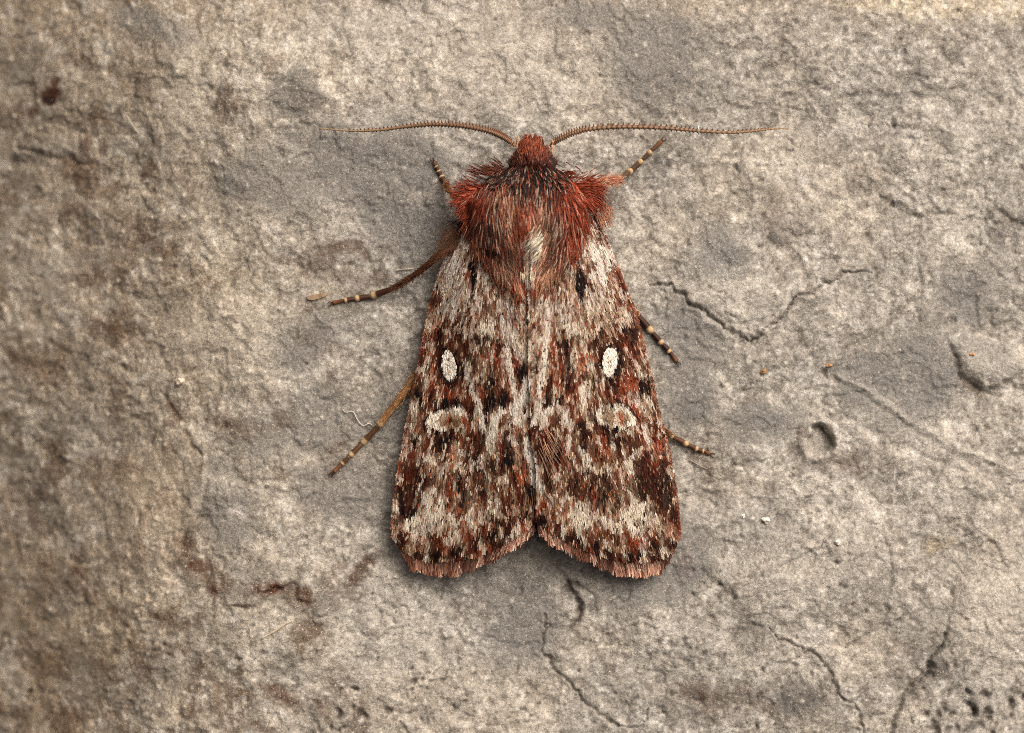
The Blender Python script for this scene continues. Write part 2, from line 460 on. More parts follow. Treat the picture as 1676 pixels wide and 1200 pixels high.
scrack([(960, 1060), (1000, 1068), (1030, 1080), (1120, 1140)], 3, 3, C_DARK, .4)
scrack([(366, 975), (372, 990), (396, 993), (420, 991), (432, 975), (446, 963), (470, 958), (486, 962), (505, 985), (515, 984)], 5, 11, C_RUST, .9)
scrack([(478, 1012), (495, 1005), (505, 1015), (518, 1030), (540, 1030), (556, 1020)], 3.4, 7, C_BROWN, .85)
scrack([(268, 998), (282, 994), (288, 982), (294, 974)], 3, 8, C_DKBROWN, .85)
scrack([(255, 640), (272, 662), (288, 688), (305, 716), (328, 748)], 4.5, 10, C_BROWN, .85, wob=.6)
scrack([(332, 760), (326, 800), (305, 850), (282, 905), (258, 945), (210, 1020), (185, 1070)], 16, -11, C_WARM, .45, wob=.7)
scrack([(338, 790), (318, 850), (300, 890)], 9, 12, C_DARK, .6, wob=.7)
scrack([(0, 215), (30, 232), (60, 245), (110, 258), (140, 262)], 9, 12, C_BROWN, .5)
scrack([(0, 45), (60, 35), (110, 8), (150, -30)], 10, 9, C_GREY, .55, wob=.4)
scrack([(92, 920), (118, 930), (134, 928)], 6, 8, C_BROWN, .6)
scrack([(20, 750), (60, 740), (85, 720)], 6, 4, C_BROWN, .5)
scrack([(505, 640), (520, 652), (540, 654), (555, 646)], 5, 7, C_DARK, .55)
scrack([(575, 655), (578, 642), (586, 634)], 2.4, 4, C_BROWN, .7)
scrack([(205, 130), (214, 190), (240, 230)], 10, 7, C_GREY, .4)
scrack([(600, 345), (640, 340), (700, 343)], 4, 4, C_DARK, .55)
scrack([(560, 140), (600, 160), (640, 165)], 4, 3, C_GREY, .5)
# a round bowl left by a lost pebble, and a raised flake
sblob(1344, 719, 27, 29, C_PALE, .5, 0, 5, .3)
sblob(1345, 719, 20, 22, C_DARK, .5, 0, -26, .3)
sblob(1356, 722, 9, 18, C_DARK, .5, -.2, -4, .5)  # dark crescent: shade of the bowl's right wall painted in
sblob(1614, 592, 46, 40, C_MID, .4, .5, 9, .18)
sblob(1590, 790, 40, 16, C_MID, .2, .3, 5, .3)
sblob(1180, 520, 50, 30, C_PALE, .3, .6, 5, .3)
# pits
pits = [(590, 1132, 6), (567, 1130, 4.5), (585, 1130, 6), (723, 1106, 6.5), (675, 1112, 6.5), (590, 1166, 7), (690, 1182, 5), (661, 1195, 6),
        (640, 1160, 8), (755, 1145, 5), (740, 1128, 4), (673, 1092, 4), (755, 1082, 3.5), (845, 1092, 3.5), (905, 995, 3), (1076, 1049, 4),
        (1045, 1030, 3.5), (1370, 917, 8), (1375, 963, 6), (1393, 988, 5), (1419, 1001, 6), (1175, 963, 6), (1196, 970, 6), (1135, 965, 4),
        (1205, 1163, 5), (1612, 1140, 8), (1585, 1152, 9), (1585, 1167, 8), (1615, 1168, 11), (1565, 1167, 7), (1540, 1166, 6), (1520, 1168, 9),
        (1603, 1184, 9), (1535, 1190, 12), (1555, 1191, 8), (1650, 1158, 8), (1652, 1172, 7), (1672, 1150, 8), (1556, 1085, 6), (1640, 1017, 5),
        (1486, 971, 4), (1185, 627, 6), (1352, 608, 7), (1322, 636, 4), (1435, 590, 3.5), (1352, 82, 6), (1471, 202, 7), (1212, 276, 6),
        (1247, 292, 4), (1160, 740, 5), (273, 1052, 5), (272, 1071, 6), (386, 1073, 8), (25, 1147, 7), (235, 835, 5), (218, 850, 5),
        (190, 600, 5), (550, 1170, 7), (535, 1187, 5), (545, 1198, 5), (1234, 1189, 3), (1260, 1188, 4), (1150, 1070, 4), (640, 995, 3),
        (620, 1003, 3), (515, 963, 3), (830, 935, 3), (1118, 1130, 4), (1085, 1165, 4), (1250, 1090, 4)]
prng = np.random.default_rng(3)
for i in range(110):
    pits.append((prng.uniform(0, 1676), prng.uniform(0, 1200), prng.uniform(2, 4)))
for i in range(34):
    pits.append((prng.normal(650, 60), prng.normal(1130, 50), prng.uniform(2, 4.5)))
for i in range(26):
    pits.append((prng.normal(1590, 55), prng.normal(1165, 28), prng.uniform(2.5, 6)))
for (cx, cy, r) in pits:
    ix = int((cx - gx[0]) / STEP)
    iy = int((cy - gy[0]) / STEP)
    q = int(r * 2 / STEP) + 3
    if ix < q or iy < q or ix >= len(gx) - q or iy >= len(gy) - q:
        continue
    sl = (slice(iy - q, iy + q + 1), slice(ix - q, ix + q + 1))
    r = r * 0.78
    d = np.hypot(WX[sl] - cx, (WY[sl] - cy) * (0.75 + 0.5 * ((ix * 7) % 5) / 5))
    k = np.exp(-(d / r) ** 3)
    H[sl] -= k * r * 1.3
    SC[sl] = SC[sl] + (C_DKBROWN - SC[sl]) * (k * 0.6)[..., None]  # each pit darkens towards its centre
# small proud grains
for i in range(1500):
    cx, cy, r = prng.uniform(-300, 1980), prng.uniform(-240, 1440), prng.uniform(1.5, 4.0)
    ix = int((cx - gx[0]) / STEP)
    iy = int((cy - gy[0]) / STEP)
    q = 3
    if ix < q or iy < q or ix >= len(gx) - q or iy >= len(gy) - q:
        continue
    sl = (slice(iy - q, iy + q + 1), slice(ix - q, ix + q + 1))
    k = np.exp(-((GX[sl] - cx) ** 2 + (GY[sl] - cy) ** 2) / r ** 2)
    H[sl] += k * r * 0.9
    if i % 2:
        SC[sl] = SC[sl] + (lin((222, 210, 188)) - SC[sl]) * (k * 0.7)[..., None]
_l = SC @ np.array([.30, .55, .15])
_ds = .30 * sstep(330, 640, GX + n1 * 60)
SC = SC + (_l[..., None] * np.array([1.0, .985, .93]) - SC) * _ds[..., None]
SC = np.clip(SC, 0.01, 0.8)


def stone_z(px, py):
    """height of the slab in cm"""
    fx = np.clip((np.asarray(px, float) - gx[0]) / STEP, 0, len(gx) - 2)
    fy = np.clip((np.asarray(py, float) - gy[0]) / STEP, 0, len(gy) - 2)
    i = fx.astype(int)
    j = fy.astype(int)
    a = fx - i
    b = fy - j
    return K * ((H[j, i] * (1 - a) + H[j, i + 1] * a) * (1 - b) + (H[j + 1, i] * (1 - a) + H[j + 1, i + 1] * a) * b)


def stone_material():
    m = bpy.data.materials.new('weathered_limestone')
    m.use_nodes = True
    nt = m.node_tree
    L = nt.links.new
    b = nt.nodes['Principled BSDF']
    b.inputs['Roughness'].default_value = 0.85
    b.inputs['Specular IOR Level'].default_value = 0.25
    at = nt.nodes.new('ShaderNodeAttribute')
    at.attribute_name = 'Col'
    tc = nt.nodes.new('ShaderNodeTexCoord')

    def noise(scale, detail, rough=0.6, dist=0.0):
        n = nt.nodes.new('ShaderNodeTexNoise')
        n.inputs['Scale'].default_value = scale
        n.inputs['Detail'].default_value = detail
        n.inputs['Roughness'].default_value = rough
        n.inputs['Distortion'].default_value = dist
        L(tc.outputs['Object'], n.inputs['Vector'])
        return n.outputs['Fac']

    def rng_(v, a, b_, c, d):
        r = nt.nodes.new('ShaderNodeMapRange')
        for k_, q in zip(('From Min', 'From Max', 'To Min', 'To Max'), (a, b_, c, d)):
            r.inputs[k_].default_value = q
        L(v, r.inputs['Value'])
        return r.outputs['Result']

    def mul(a, b_):
        x = nt.nodes.new('ShaderNodeMath')
        x.operation = 'MULTIPLY'
        L(a, x.inputs[0])
        L(b_, x.inputs[1])
        return x.outputs[0]

    fine = noise(95, 4, 0.7, 0.6)
    mid = noise(38, 4, 0.65, 0.3)
    f = mul(rng_(fine, 0.32, 0.68, 0.58, 1.42), rng_(mid, 0.3, 0.7, 0.90, 1.10))
    sc = nt.nodes.new('ShaderNodeVectorMath')
    sc.operation = 'SCALE'
    L(at.outputs['Color'], sc.inputs[0])
    L(f, sc.inputs['Scale'])
    # pale crystal specks and dark grains
    sp = rng_(noise(140, 2, 0.5, 1.2), 0.62, 0.70, 0.0, 0.7)
    mx = nt.nodes.new('ShaderNodeMix')
    mx.data_type = 'RGBA'
    L(sp, mx.inputs[0])
    L(sc.outputs[0], mx.inputs[6])
    mx.inputs[7].default_value = (*lin((226, 214, 192)), 1)
    dk = rng_(noise(90, 3, 0.6, 0.8), 0.64, 0.74, 0.0, 0.6)
    mx2 = nt.nodes.new('ShaderNodeMix')
    mx2.data_type = 'RGBA'
    L(dk, mx2.inputs[0])
    L(mx.outputs[2], mx2.inputs[6])
    mx2.inputs[7].default_value = (*lin((88, 70, 50)), 1)
    L(mx2.outputs[2], b.inputs['Base Color'])
    bp = nt.nodes.new('ShaderNodeBump')
    bp.inputs['Strength'].default_value = 0.75
    bp.inputs['Distance'].default_value = 0.008
    L(fine, bp.inputs['Height'])
    L(bp.outputs['Normal'], b.inputs['Normal'])
    return m


V = np.stack([(GX - 838) * K, -(GY - 600) * K, H * K], -1)
stone = build('stone_slab', V, grid_faces(*GX.shape)[:, ::-1], stone_material(), SC.reshape(-1, 3))
tag(stone, 'rough grey-beige limestone slab with cracks, pits and rust stains', 'stone', kind='structure')

# ------------------------------------------------------------------ the moth: wing pattern
X0, Y0 = 590, 340
CX, CY = np.meshgrid(np.arange(X0, 1170.0), np.arange(Y0, 960.0))
# jag the pattern along the run of the scales (mostly down the wing)
wnx = fbm(CX, CY, 18, 3, 1) * 4 + fbm(CX, CY, 5, 2, 3) * 2
wny = fbm(CX * 2.2, CY * .8, 14, 3, 2) * 9
JX, JY = CX + wnx, CY + wny

W_WHITE = lin((218, 207, 190))
W_PALE = lin((196, 178, 152))
W_GREY = lin((150, 132, 108))
W_TAN = lin((158, 128, 100))
W_BRN = lin((94, 68, 50))
W_RUST = lin((138, 62, 34))
W_DRUST = lin((94, 40, 24))
W_DARK = lin((44, 27, 20))
W_BLACK = lin((17, 10, 8))
W_PINK = lin((176, 130, 108))
W_CREAM = lin((204, 187, 162))

# streaks run along the wing: polar coordinates about each wing root
_sd = np.where(CX < 871, -1, 1)
_rx = CX - np.where(_sd < 0, 812, 924)
_ry = CY - 300
_ang = np.arctan2(_rx, _ry) * 420 + np.where(_sd < 0, 0, 5000)
_rad = np.hypot(_rx, _ry)
streak = fbm(_ang, _rad * 0.45, 6, 2, 4)
strk2 = fbm(_ang, _rad * 0.45, 11, 3, 6)
strk3 = fbm(_ang + 300, _rad * 0.5, 8, 2, 9)
CV = lin((100, 70, 51)) + 0 * CX[..., None]
CV = mixc(CV, W_GREY, sstep(-0.3, 0.4, fbm(_ang, _rad * .3, 14, 3, 2)) * 0.7)
CV = mixc(CV, W_RUST, sstep(-0.08, 0.3, strk2) * 0.8)
CV = mixc(CV, W_DARK, sstep(0.12, 0.45, -streak) * 0.7)
CV = mixc(CV, lin((208, 190, 162)), sstep(0.24, 0.6, streak) * 0.52)
CV = mixc(CV, W_BLACK, sstep(0.38, 0.62, strk3) * 0.6)
BRK = (0.90 + 0.8 * fbm(_ang, _rad * 0.45, 6, 2, 8)).clip(0.12, 1.1)


def _win(x0, x1, y0, y1):
    a, b = int(max(x0 - X0, 0)), int(max(x1 - X0, 1))
    c, d = int(max(y0 - Y0, 0)), int(max(y1 - Y0, 1))
    return slice(c, d), slice(a, b)


def wb(cx, cy, rx, ry, col, a=0.9, rot=0.0, soft=0.45, brk=True, jag=1.0):
    m = max(rx, ry) * (1 + soft) + 22
    w = _win(cx - m, cx + m, cy - m, cy + m)
    x, y = CX[w] + (JX[w] - CX[w]) * jag - cx, CY[w] + (JY[w] - CY[w]) * jag - cy
    c, s = math.cos(rot), math.sin(rot)
    r = np.hypot((x * c + y * s) / rx, (-x * s + y * c) / ry)
    k = sstep(1 + soft, 1 - soft, r) * a
    CV[w] = mixc(CV[w], col, k * (BRK[w] if brk else 1))


def ws(pts, wd, col, a=0.9, brk=True, jag=0.6):
    P = np.asarray(pts, float)
    m = wd * 1.3 + 22
    w = _win(P[:, 0].min() - m, P[:, 0].max() + m, P[:, 1].min() - m, P[:, 1].max() + m)
    x, y = CX[w] + (JX[w] - CX[w]) * jag, CY[w] + (JY[w] - CY[w]) * jag
    d, t = seg_dist(x, y, P)
    k = sstep(wd * 1.25, wd * 0.55, d) * a
    CV[w] = mixc(CV[w], col, k * (BRK[w] if brk else 1))


# --- base third, greyer and paler
for s_, ax in ((-1, 866), (1, 868)):
    wb(ax + s_ * 95, 470, 38, 55, W_PALE, 0.46, s_ * .25)
    wb(ax + s_ * 45, 510, 42, 26, W_GREY, 0.37)
    wb(ax + s_ * 20, 500, 22, 26, W_PALE, 0.34)
    wb(ax + s_ * 66, 475, 18, 20, W_TAN, 0.37)
    wb(ax + s_ * 22, 470, 26, 14, W_RUST, 0.43)
    wb(ax + s_ * 150, 600, 22, 60, W_RUST, 0.31, s_ * -.25)
    wb(ax + s_ * 150, 570, 22, 40, W_DRUST, 0.31, s_ * -.25)
    wb(ax + s_ * 125, 640, 34, 22, W_RUST, 0.43)
    wb(ax + s_ * 110, 560, 34, 24, W_BRN, 0.37)
    wb(ax + s_ * 100, 640, 20, 16, W_BRN, 0.31)
    wb(ax + s_ * 70, 590, 20, 46, W_GREY, 0.34)
    wb(ax + s_ * 70, 660, 18, 24, W_RUST, 0.25)
    # middle and outer field
    wb(ax + s_ * 115, 730, 60, 28, W_BRN, 0.46)
    wb(ax + s_ * 60, 740, 46, 34, W_BRN, 0.37)
    wb(ax + s_ * 150, 700, 34, 20, W_DRUST, 0.28)
    wb(ax + s_ * 55, 720, 24, 30, W_DARK, 0.31)
    wb(ax + s_ * 110, 795, 70, 40, W_GREY, 0.34)
    wb(ax + s_ * 105, 790, 44, 20, W_BRN, 0.34)
    wb(ax + s_ * 120, 852, 80, 16, W_TAN, 0.31)
    wb(ax + s_ * 100, 885, 90, 14, W_BRN, 0.37)
# ---- left wing
wb(745, 400, 8, 17, W_BLACK, .85, .35)
wb(738, 428, 17, 17, W_WHITE, .9)
wb(758, 405, 8, 26, W_PALE, .7)
wb(724, 450, 9, 11, W_DRUST, .9)
wb(712, 485, 8, 26, W_DARK, .7, .3)
wb(742, 470, 20, 34, W_PALE, .8, .15)
ws([(752, 430), (747, 470), (738, 520)], 6, W_WHITE, .7)
wb(775, 452, 5.5, 25, W_BLACK, 1, 0, .3, False)
wb(774, 480, 7, 9, W_BLACK, .85)
ws([(786, 440), (788, 470), (786, 500)], 4, W_PALE, .7)
wb(766, 452, 4, 16, W_RUST, .8)
wb(798, 470, 12, 26, W_TAN, .8)
wb(702, 535, 9, 15, W_PALE, .9, .3)
wb(692, 552, 8, 18, W_BLACK, .75, .3)
wb(715, 512, 9, 12, W_PALE, .7)
wb(748, 528, 10, 14, W_DARK, .6)
wb(798, 535, 17, 16, W_PALE, .85)
wb(798, 552, 16, 7, W_BLACK, .8, -.3)
wb(812, 535, 5, 16, W_BLACK, .6, .4)
ws([(824, 524), (830, 560), (832, 590), (838, 620), (846, 655), (858, 690)], 5.5, W_WHITE, .85)
ws([(832, 534), (845, 556), (858, 580)], 10, W_WHITE, .85)
ws([(846, 540), (862, 572)], 6, W_PALE, .8)
wb(816, 580, 12, 40, W_RUST, .8)
wb(800, 600, 10, 18, W_GREY, .7)
wb(800, 628, 8, 16, W_BLACK, .9)
wb(788, 640, 8, 16, W_RUST, .9)
wb(852, 604, 10, 22, W_DARK, .75)
wb(845, 580, 5, 14, W_DRUST, .8)
wb(812, 655, 18, 9, W_BLACK, .9, -.3)
wb(799, 676, 7, 16, W_BLACK, .85, .3)
ws([(762, 590), (765, 612), (773, 635), (781, 658), (791, 690), (803, 725)], 5, W_WHITE, .8)
wb(754, 600, 8, 22, W_DARK, .6)
wb(735, 598, 20, 35, W_BLACK, .95, -.12, .3, False, .3)
wb(735, 597, 10.5, 23, W_WHITE, 1, -.15, .18, False, .3)
wb(684, 640, 11, 14, W_BLACK, .8)
wb(680, 675, 8, 20, W_CREAM, .9, .15)
wb(695, 640, 5, 30, W_TAN, .5)
wb(735, 660, 26, 8, W_BLACK, .95, .1)
wb(700, 690, 8, 16, W_BLACK, .7)
wb(733, 686, 35, 22, W_BLACK, .85, 0, .2, False, .3)
wb(735, 688, 29, 14, W_GREY, .95, 0, .25, False)
wb(742, 690, 15, 7, W_BRN, .9, .1, brk=False)
wb(711, 693, 9, 10, lin((224, 212, 190)), .95, .3, .25, False)
ws([(703, 692), (708, 681), (720, 674), (736, 670), (752, 671), (763, 679)], 5.0, lin((224, 212, 190)), .95, False, .6)
ws([(716, 701), (728, 701)], 3, W_WHITE, .9, False, .3)
ws([(740, 701), (756, 697)], 2.5, W_PALE, .7)
wb(733, 713, 32, 7, W_BLACK, 1, .05)
wb(765, 690, 7, 20, W_RUST, .6)
ws([(806, 705), (810, 682), (824, 668), (840, 672), (850, 690)], 8, W_PALE, .9)
wb(826, 692, 12, 15, W_BRN, .85)
ws([(862, 622), (860, 645), (842, 668)], 8, W_WHITE, .75)
ws([(668, 700), (664, 740)], 7, W_RUST, .7)
wb(657, 735, 6, 11, W_CREAM, .9)
wb(702, 748, 12, 11, W_PALE, .8)
ws([(686, 735), (700, 752), (713, 768), (745, 758), (770, 765), (790, 748), (800, 720)], 5, W_PALE, .75)
wb(713, 768, 5, 10, W_WHITE, .8)
wb(800, 716, 5, 14, W_WHITE, .8)
wb(832, 752, 13, 22, W_BLACK, .9)
wb(815, 742, 8, 14, W_RUST, .8)
wb(850, 745, 10, 18, W_GREY, .6)
ws([(867, 722), (872, 750), (878, 775), (886, 800)], 6.5, W_WHITE, 1)
wb(868, 802, 12, 14, W_BLACK, .85)
wb(845, 780, 14, 13, lin((166, 92, 52)), .8)
wb(672, 800, 27, 48, W_DARK, .9, .1, .35, False)
wb(668, 770, 18, 20, W_DRUST, .6)
wb(662, 835, 14, 16, W_BLACK, .75)
wb(690, 775, 12, 18, W_DARK, .7)
wb(654, 783, 4, 9, W_CREAM, .9)
wb(649, 826, 4, 10, W_CREAM, .9)
wb(650, 845, 6, 9, W_BLACK, .9)
wb(710, 828, 20, 34, W_CREAM, .85)
wb(680, 862, 16, 16, W_CREAM, .85)
wb(728, 845, 8, 26, W_PALE, .8)
wb(755, 802, 8, 20, W_BLACK, .85)
wb(736, 812, 7, 20, W_DARK, .8)
wb(770, 815, 7, 20, W_PALE, .7)
wb(781, 842, 10, 16, W_CREAM, .7)
wb(806, 822, 10, 20, W_CREAM, .85)
wb(800, 795, 5, 24, W_PALE, .7)
wb(826, 792, 6, 18, W_PALE, .8)
wb(755, 860, 26, 16, W_BRN, .9)
wb(797, 855, 18, 14, lin((120, 66, 40)), .8)
wb(676, 892, 14, 10, W_TAN, .8)
for (x, y) in [(657, 890), (685, 907), (716, 906), (748, 898), (778, 888), (807, 876), (834, 850), (858, 842)]:
    wb(x, y, 12.5, 6, W_BLACK, .95, -.3, brk=False, jag=.7)
for (x, y) in [(671, 901), (701, 910), (732, 905), (761, 898), (789, 889), (821, 868), (845, 850)]:
    wb(x, y, 3.2, 10, W_CREAM, .95, brk=False)
# ---- right wing
wb(986, 388, 10, 18, W_BLACK, .85, -.4)
wb(965, 388, 10, 18, W_PALE, .7, -.3)
wb(990, 418, 15, 19, W_WHITE, 1, -.4)
ws([(970, 400), (977, 430), (985, 456)], 7, W_WHITE, .95)
wb(1005, 437, 8, 11, W_DRUST, .9)
wb(1018, 470, 9, 26, W_DARK, .7, -.3)
wb(1003, 470, 10, 24, W_TAN, .6, -.3)
wb(948, 440, 8, 14, W_BLACK, .9)
wb(950, 463, 8, 28, W_BLACK, 1, -.08, .3, False)
wb(959, 465, 5, 20, W_DRUST, .9)
wb(926, 468, 16, 28, W_TAN, .85)
wb(966, 485, 9, 26, W_PALE, .8)
wb(984, 500, 16, 28, W_PALE, .7, -.2)
wb(955, 512, 14, 12, W_TAN, .7)
wb(1020, 515, 10, 20, W_PALE, .8, -.3)
wb(1036, 548, 9, 16, W_BLACK, .75, -.2)
wb(988, 540, 8, 16, W_DARK, .7, -.2)
wb(945, 548, 10, 16, W_GREY, .7)
wb(918, 505, 22, 14, W_WHITE, .8, .3)
wb(935, 530, 16, 14, W_PALE, .85)
wb(958, 526, 7, 9, W_BLACK, .7)
ws([(902, 502), (899, 532), (893, 570), (889, 600), (884, 640), (876, 690)], 5.5, W_WHITE, .85)
ws([(892, 534), (878, 556), (868, 580)], 9, W_WHITE, .6)
wb(912, 590, 10, 44, W_RUST, .85)
wb(928, 560, 9, 22, W_BLACK, .9)
wb(930, 618, 10, 26, W_BLACK, .95)
wb(940, 584, 8, 20, W_PALE, .8, .2)
wb(946, 600, 6, 20, W_TAN, .7)
wb(905, 543, 7, 16, W_DARK, .7)
wb(906, 652, 16, 9, W_BLACK, .95)
wb(938, 640, 9, 14, W_RUST, .7)
wb(956, 645, 6, 24, W_PALE, .8, -.1)
wb(968, 610, 7, 40, W_GREY, .6)
wb(998, 591, 22, 36, W_BLACK, .95, .1, .3, False, .3)
wb(998, 590, 11.5, 23, W_WHITE, 1, .12, .18, False, .3)
wb(1000, 628, 12, 10, W_BLACK, .7)
wb(1055, 632, 11, 16, W_BLACK, .85, -.2)
wb(1058, 662, 7, 22, W_CREAM, .9, -.12)
ws([(1040, 636), (1044, 655)], 4, W_WHITE, .8)
ws([(1056, 695), (1062, 725)], 4, W_WHITE, .8)
wb(1030, 640, 12, 26, W_RUST, .6, -.2)
wb(1000, 657, 24, 8, W_BLACK, .95, .1)
wb(1036, 678, 6, 20, W_BLACK, .8, -.2)
wb(1007, 682, 34, 22, W_BLACK, .85, 0, .2, False, .3)
wb(1007, 682, 26, 13, W_GREY, .9, 0, .25, False)
wb(1015, 684, 7, 9, W_RUST, .8)
wb(999, 686, 9, 6, W_BRN, .9)
ws([(980, 669), (989, 664), (1004, 670), (1020, 666), (1032, 674), (1036, 688)], 5.0, lin((224, 212, 190)), .95, False, .6)
ws([(1034, 692), (1022, 698), (1006, 694), (992, 698), (982, 690), (980, 676)], 3.6, lin((224, 212, 190)), .85, True, .6)
ws([(1007, 675), (1006, 689)], 2.6, W_PALE, .9)
wb(1003, 708, 24, 8, W_BLACK, .95)
wb(1072, 698, 7, 22, W_DRUST, .95, -.1)
ws([(890, 690), (896, 672), (908, 664), (924, 670), (932, 690)], 9, W_PALE, .9)
wb(912, 690, 12, 14, W_BRN, .85)
ws([(938, 684), (932, 712), (930, 735)], 4, W_WHITE, .9)
wb(1091, 732, 7, 13, W_CREAM, .9, -.2)
wb(1078, 728, 8, 12, W_RUST, .7)
ws([(1064, 722), (1050, 734), (1032, 750), (1015, 756), (995, 770), (972, 766), (955, 748), (944, 720)], 5, W_PALE, .75)
ws([(960, 742), (964, 760)], 4, W_WHITE, .8)
ws([(1033, 745), (1028, 775)], 4, W_WHITE, .8)
wb(1072, 797, 36, 48, W_DARK, .9, -.1, .35, False)
wb(1062, 760, 18, 16, W_DRUST, .6)
wb(1100, 830, 10, 24, W_BLACK, .8, -.1)
wb(1050, 770, 14, 18, W_DARK, .75)
wb(1098, 778, 5, 12, W_CREAM, .9, -.3)
wb(1105, 822, 5, 12, W_CREAM, .9, -.3)
wb(982, 808, 8, 22, W_DARK, .9)
wb(1007, 822, 9, 18, W_DARK, .85)
wb(928, 790, 8, 24, W_DARK, .5)
wb(955, 818, 6, 16, W_DRUST, .8)
wb(1046, 842, 22, 26, W_CREAM, .9)
wb(1036, 812, 8, 22, W_PALE, .8)
wb(1022, 850, 10, 22, W_CREAM, .8)
wb(949, 843, 18, 26, W_CREAM, .75)
wb(920, 830, 20, 24, W_TAN, .75)
wb(1078, 860, 10, 12, W_CREAM, .8)
wb(985, 846, 14, 14, W_GREY, .8)
wb(985, 872, 26, 12, W_BRN, .8)
wb(1042, 885, 26, 12, W_RUST, .7)
wb(1100, 868, 9, 14, W_PINK, .7)
wb(886, 740, 11, 36, W_DARK, .5)
wb(896, 780, 10, 26, W_BRN, .45)
for (x, y) in [(907, 855), (941, 880), (970, 891), (1004, 903), (1038, 912), (1070, 910), (1100, 890), (884, 850)]:
    wb(x, y, 12.5, 6, W_BLACK, .95, .3, brk=False, jag=.7)
for (x, y) in [(923, 872), (956, 888), (987, 902), (1021, 906), (1051, 912), (1086, 903)]:
    wb(x, y, 3.2, 10, W_CREAM, .95, brk=False)


for (x, y, rx, ry) in [(760, 560, 6, 12), (784, 575, 5, 14), (720, 560, 6, 12), (772, 668, 6, 14), (850, 720, 6, 14), (815, 770, 8, 10), (775, 740, 9, 8),
                       (720, 730, 12, 7), (700, 790, 8, 10), (790, 805, 5, 14), (845, 820, 8, 10), (975, 560, 6, 14), (1020, 590, 6, 14), (955, 690, 6, 14),
                       (980, 735, 10, 8), (1020, 730, 10, 7), (915, 755, 8, 14), (940, 775, 7, 10), (900, 620, 5, 16), (880, 670, 5, 12), (965, 800, 6, 12),
                       (1035, 790, 6, 14), (1060, 600, 5, 14), (678, 720, 7, 12), (706, 640, 7, 10), (868, 640, 4, 14), (1070, 660, 5, 12)]:
    wb(x, y, rx, ry, W_DARK, .85)


# broken zig-zag cross-lines, pale with a dark outer edge, and dark wedges
for sd, ax in ((-1, 868), (1, 871)):
    for (line, wdt_) in (([(175, 742), (160, 752), (148, 770), (130, 756), (112, 772), (95, 758), (80, 768), (66, 744), (56, 720), (40, 700)], 4.5),
                         ([(150, 530), (132, 545), (112, 530), (92, 548), (70, 536), (50, 556), (34, 540)], 4.0),
                         ([(190, 842), (176, 860), (150, 838), (132, 866), (108, 840), (88, 858), (66, 836), (40, 846)], 4.5)):
        pl = [(ax + sd * a_, b_) for a_, b_ in line]
        ws([(a_, b_ + 8) for a_, b_ in pl], wdt_ * 1.1, W_BLACK, .6, True, .8)
        ws(pl, wdt_, W_PALE, .75, True, .8)
    for (a_, b_, rx_, ry_) in ((92, 455, 6, 22), (60, 620, 8, 26), (104, 625, 8, 18), (40, 650, 14, 9), (132, 665, 24, 8), (52, 575, 7, 20), (150, 545, 9, 16),
                               (100, 812, 8, 20), (72, 800, 7, 18), (125, 800, 7, 16), (140, 720, 14, 9), (84, 715, 9, 16), (40, 745, 11, 20), (30, 790, 9, 18)):
        wb(ax + sd * a_, b_, rx_, ry_, W_BLACK, .75)
    tl = [(ax + sd * a_, b_ - 4) for a_, b_ in ((212, 880), (205, 896), (185, 908), (150, 913), (120, 908), (90, 898), (60, 882), (36, 866), (14, 850))]
    ws(tl, 6.5, W_DARK, .8, True, 1.0)
vr = np.random.default_rng(9)
for sd in (-1, 1):
    bx_, by_ = (812, 300) if sd < 0 else (924, 300)
    for q in range(70):
        xe, ye = vr.uniform(650, 862) if sd < 0 else vr.uniform(880, 1105), 900
        t0 = vr.uniform(.25, .92)
        t1 = t0 + vr.uniform(.03, .10)
        pts_ = [(bx_ + (xe - bx_) * t, by_ + (ye - by_) * t) for t in (t0, t1)]
        cc_ = [W_PALE, W_BLACK, W_PALE, W_DARK, W_RUST][q % 5]
        ws(pts_, vr.uniform(1.4, 2.6), cc_, .7, True, .6)


wb(862, 556, 24, 14, W_PALE, .8)
ws([(836, 540), (850, 562), (862, 582), (876, 562), (893, 538)], 6, W_PALE, .8)
wb(852, 606, 9, 18, W_BLACK, .8)
wb(878, 604, 6, 18, W_DARK, .7)
ws([(868, 612), (860, 640), (846, 664)], 7, W_WHITE, .8)
ws([(872, 640), (878, 664), (888, 690)], 5, W_PALE, .7)
ws([(863, 722), (868, 750), (873, 775), (878, 800)], 6, W_WHITE, .9)
wb(893, 738, 12, 40, W_DARK, .75)
# a touch more separation between the light and the dark scales
_m = 0.13
_lum = CV.mean(2, keepdims=True)
CV = CV * np.clip((_lum / _m), .08, 1.0) ** .30


# rust and dark streaks through the pale base third
_bm = sstep(540, 470, CY)
CV = mixc(CV, W_DRUST, sstep(.08, .4, fbm(_ang + 77, _rad * .3, 9, 3, 1)) * .5 * _bm)
CV = mixc(CV, W_BLACK, sstep(.30, .55, fbm(_ang + 177, _rad * .35, 7, 2, 5)) * .5 * _bm)
CV = mixc(CV, W_WHITE, sstep(.30, .6, fbm(_ang + 277, _rad * .35, 6, 2, 7)) * .6 * _bm)
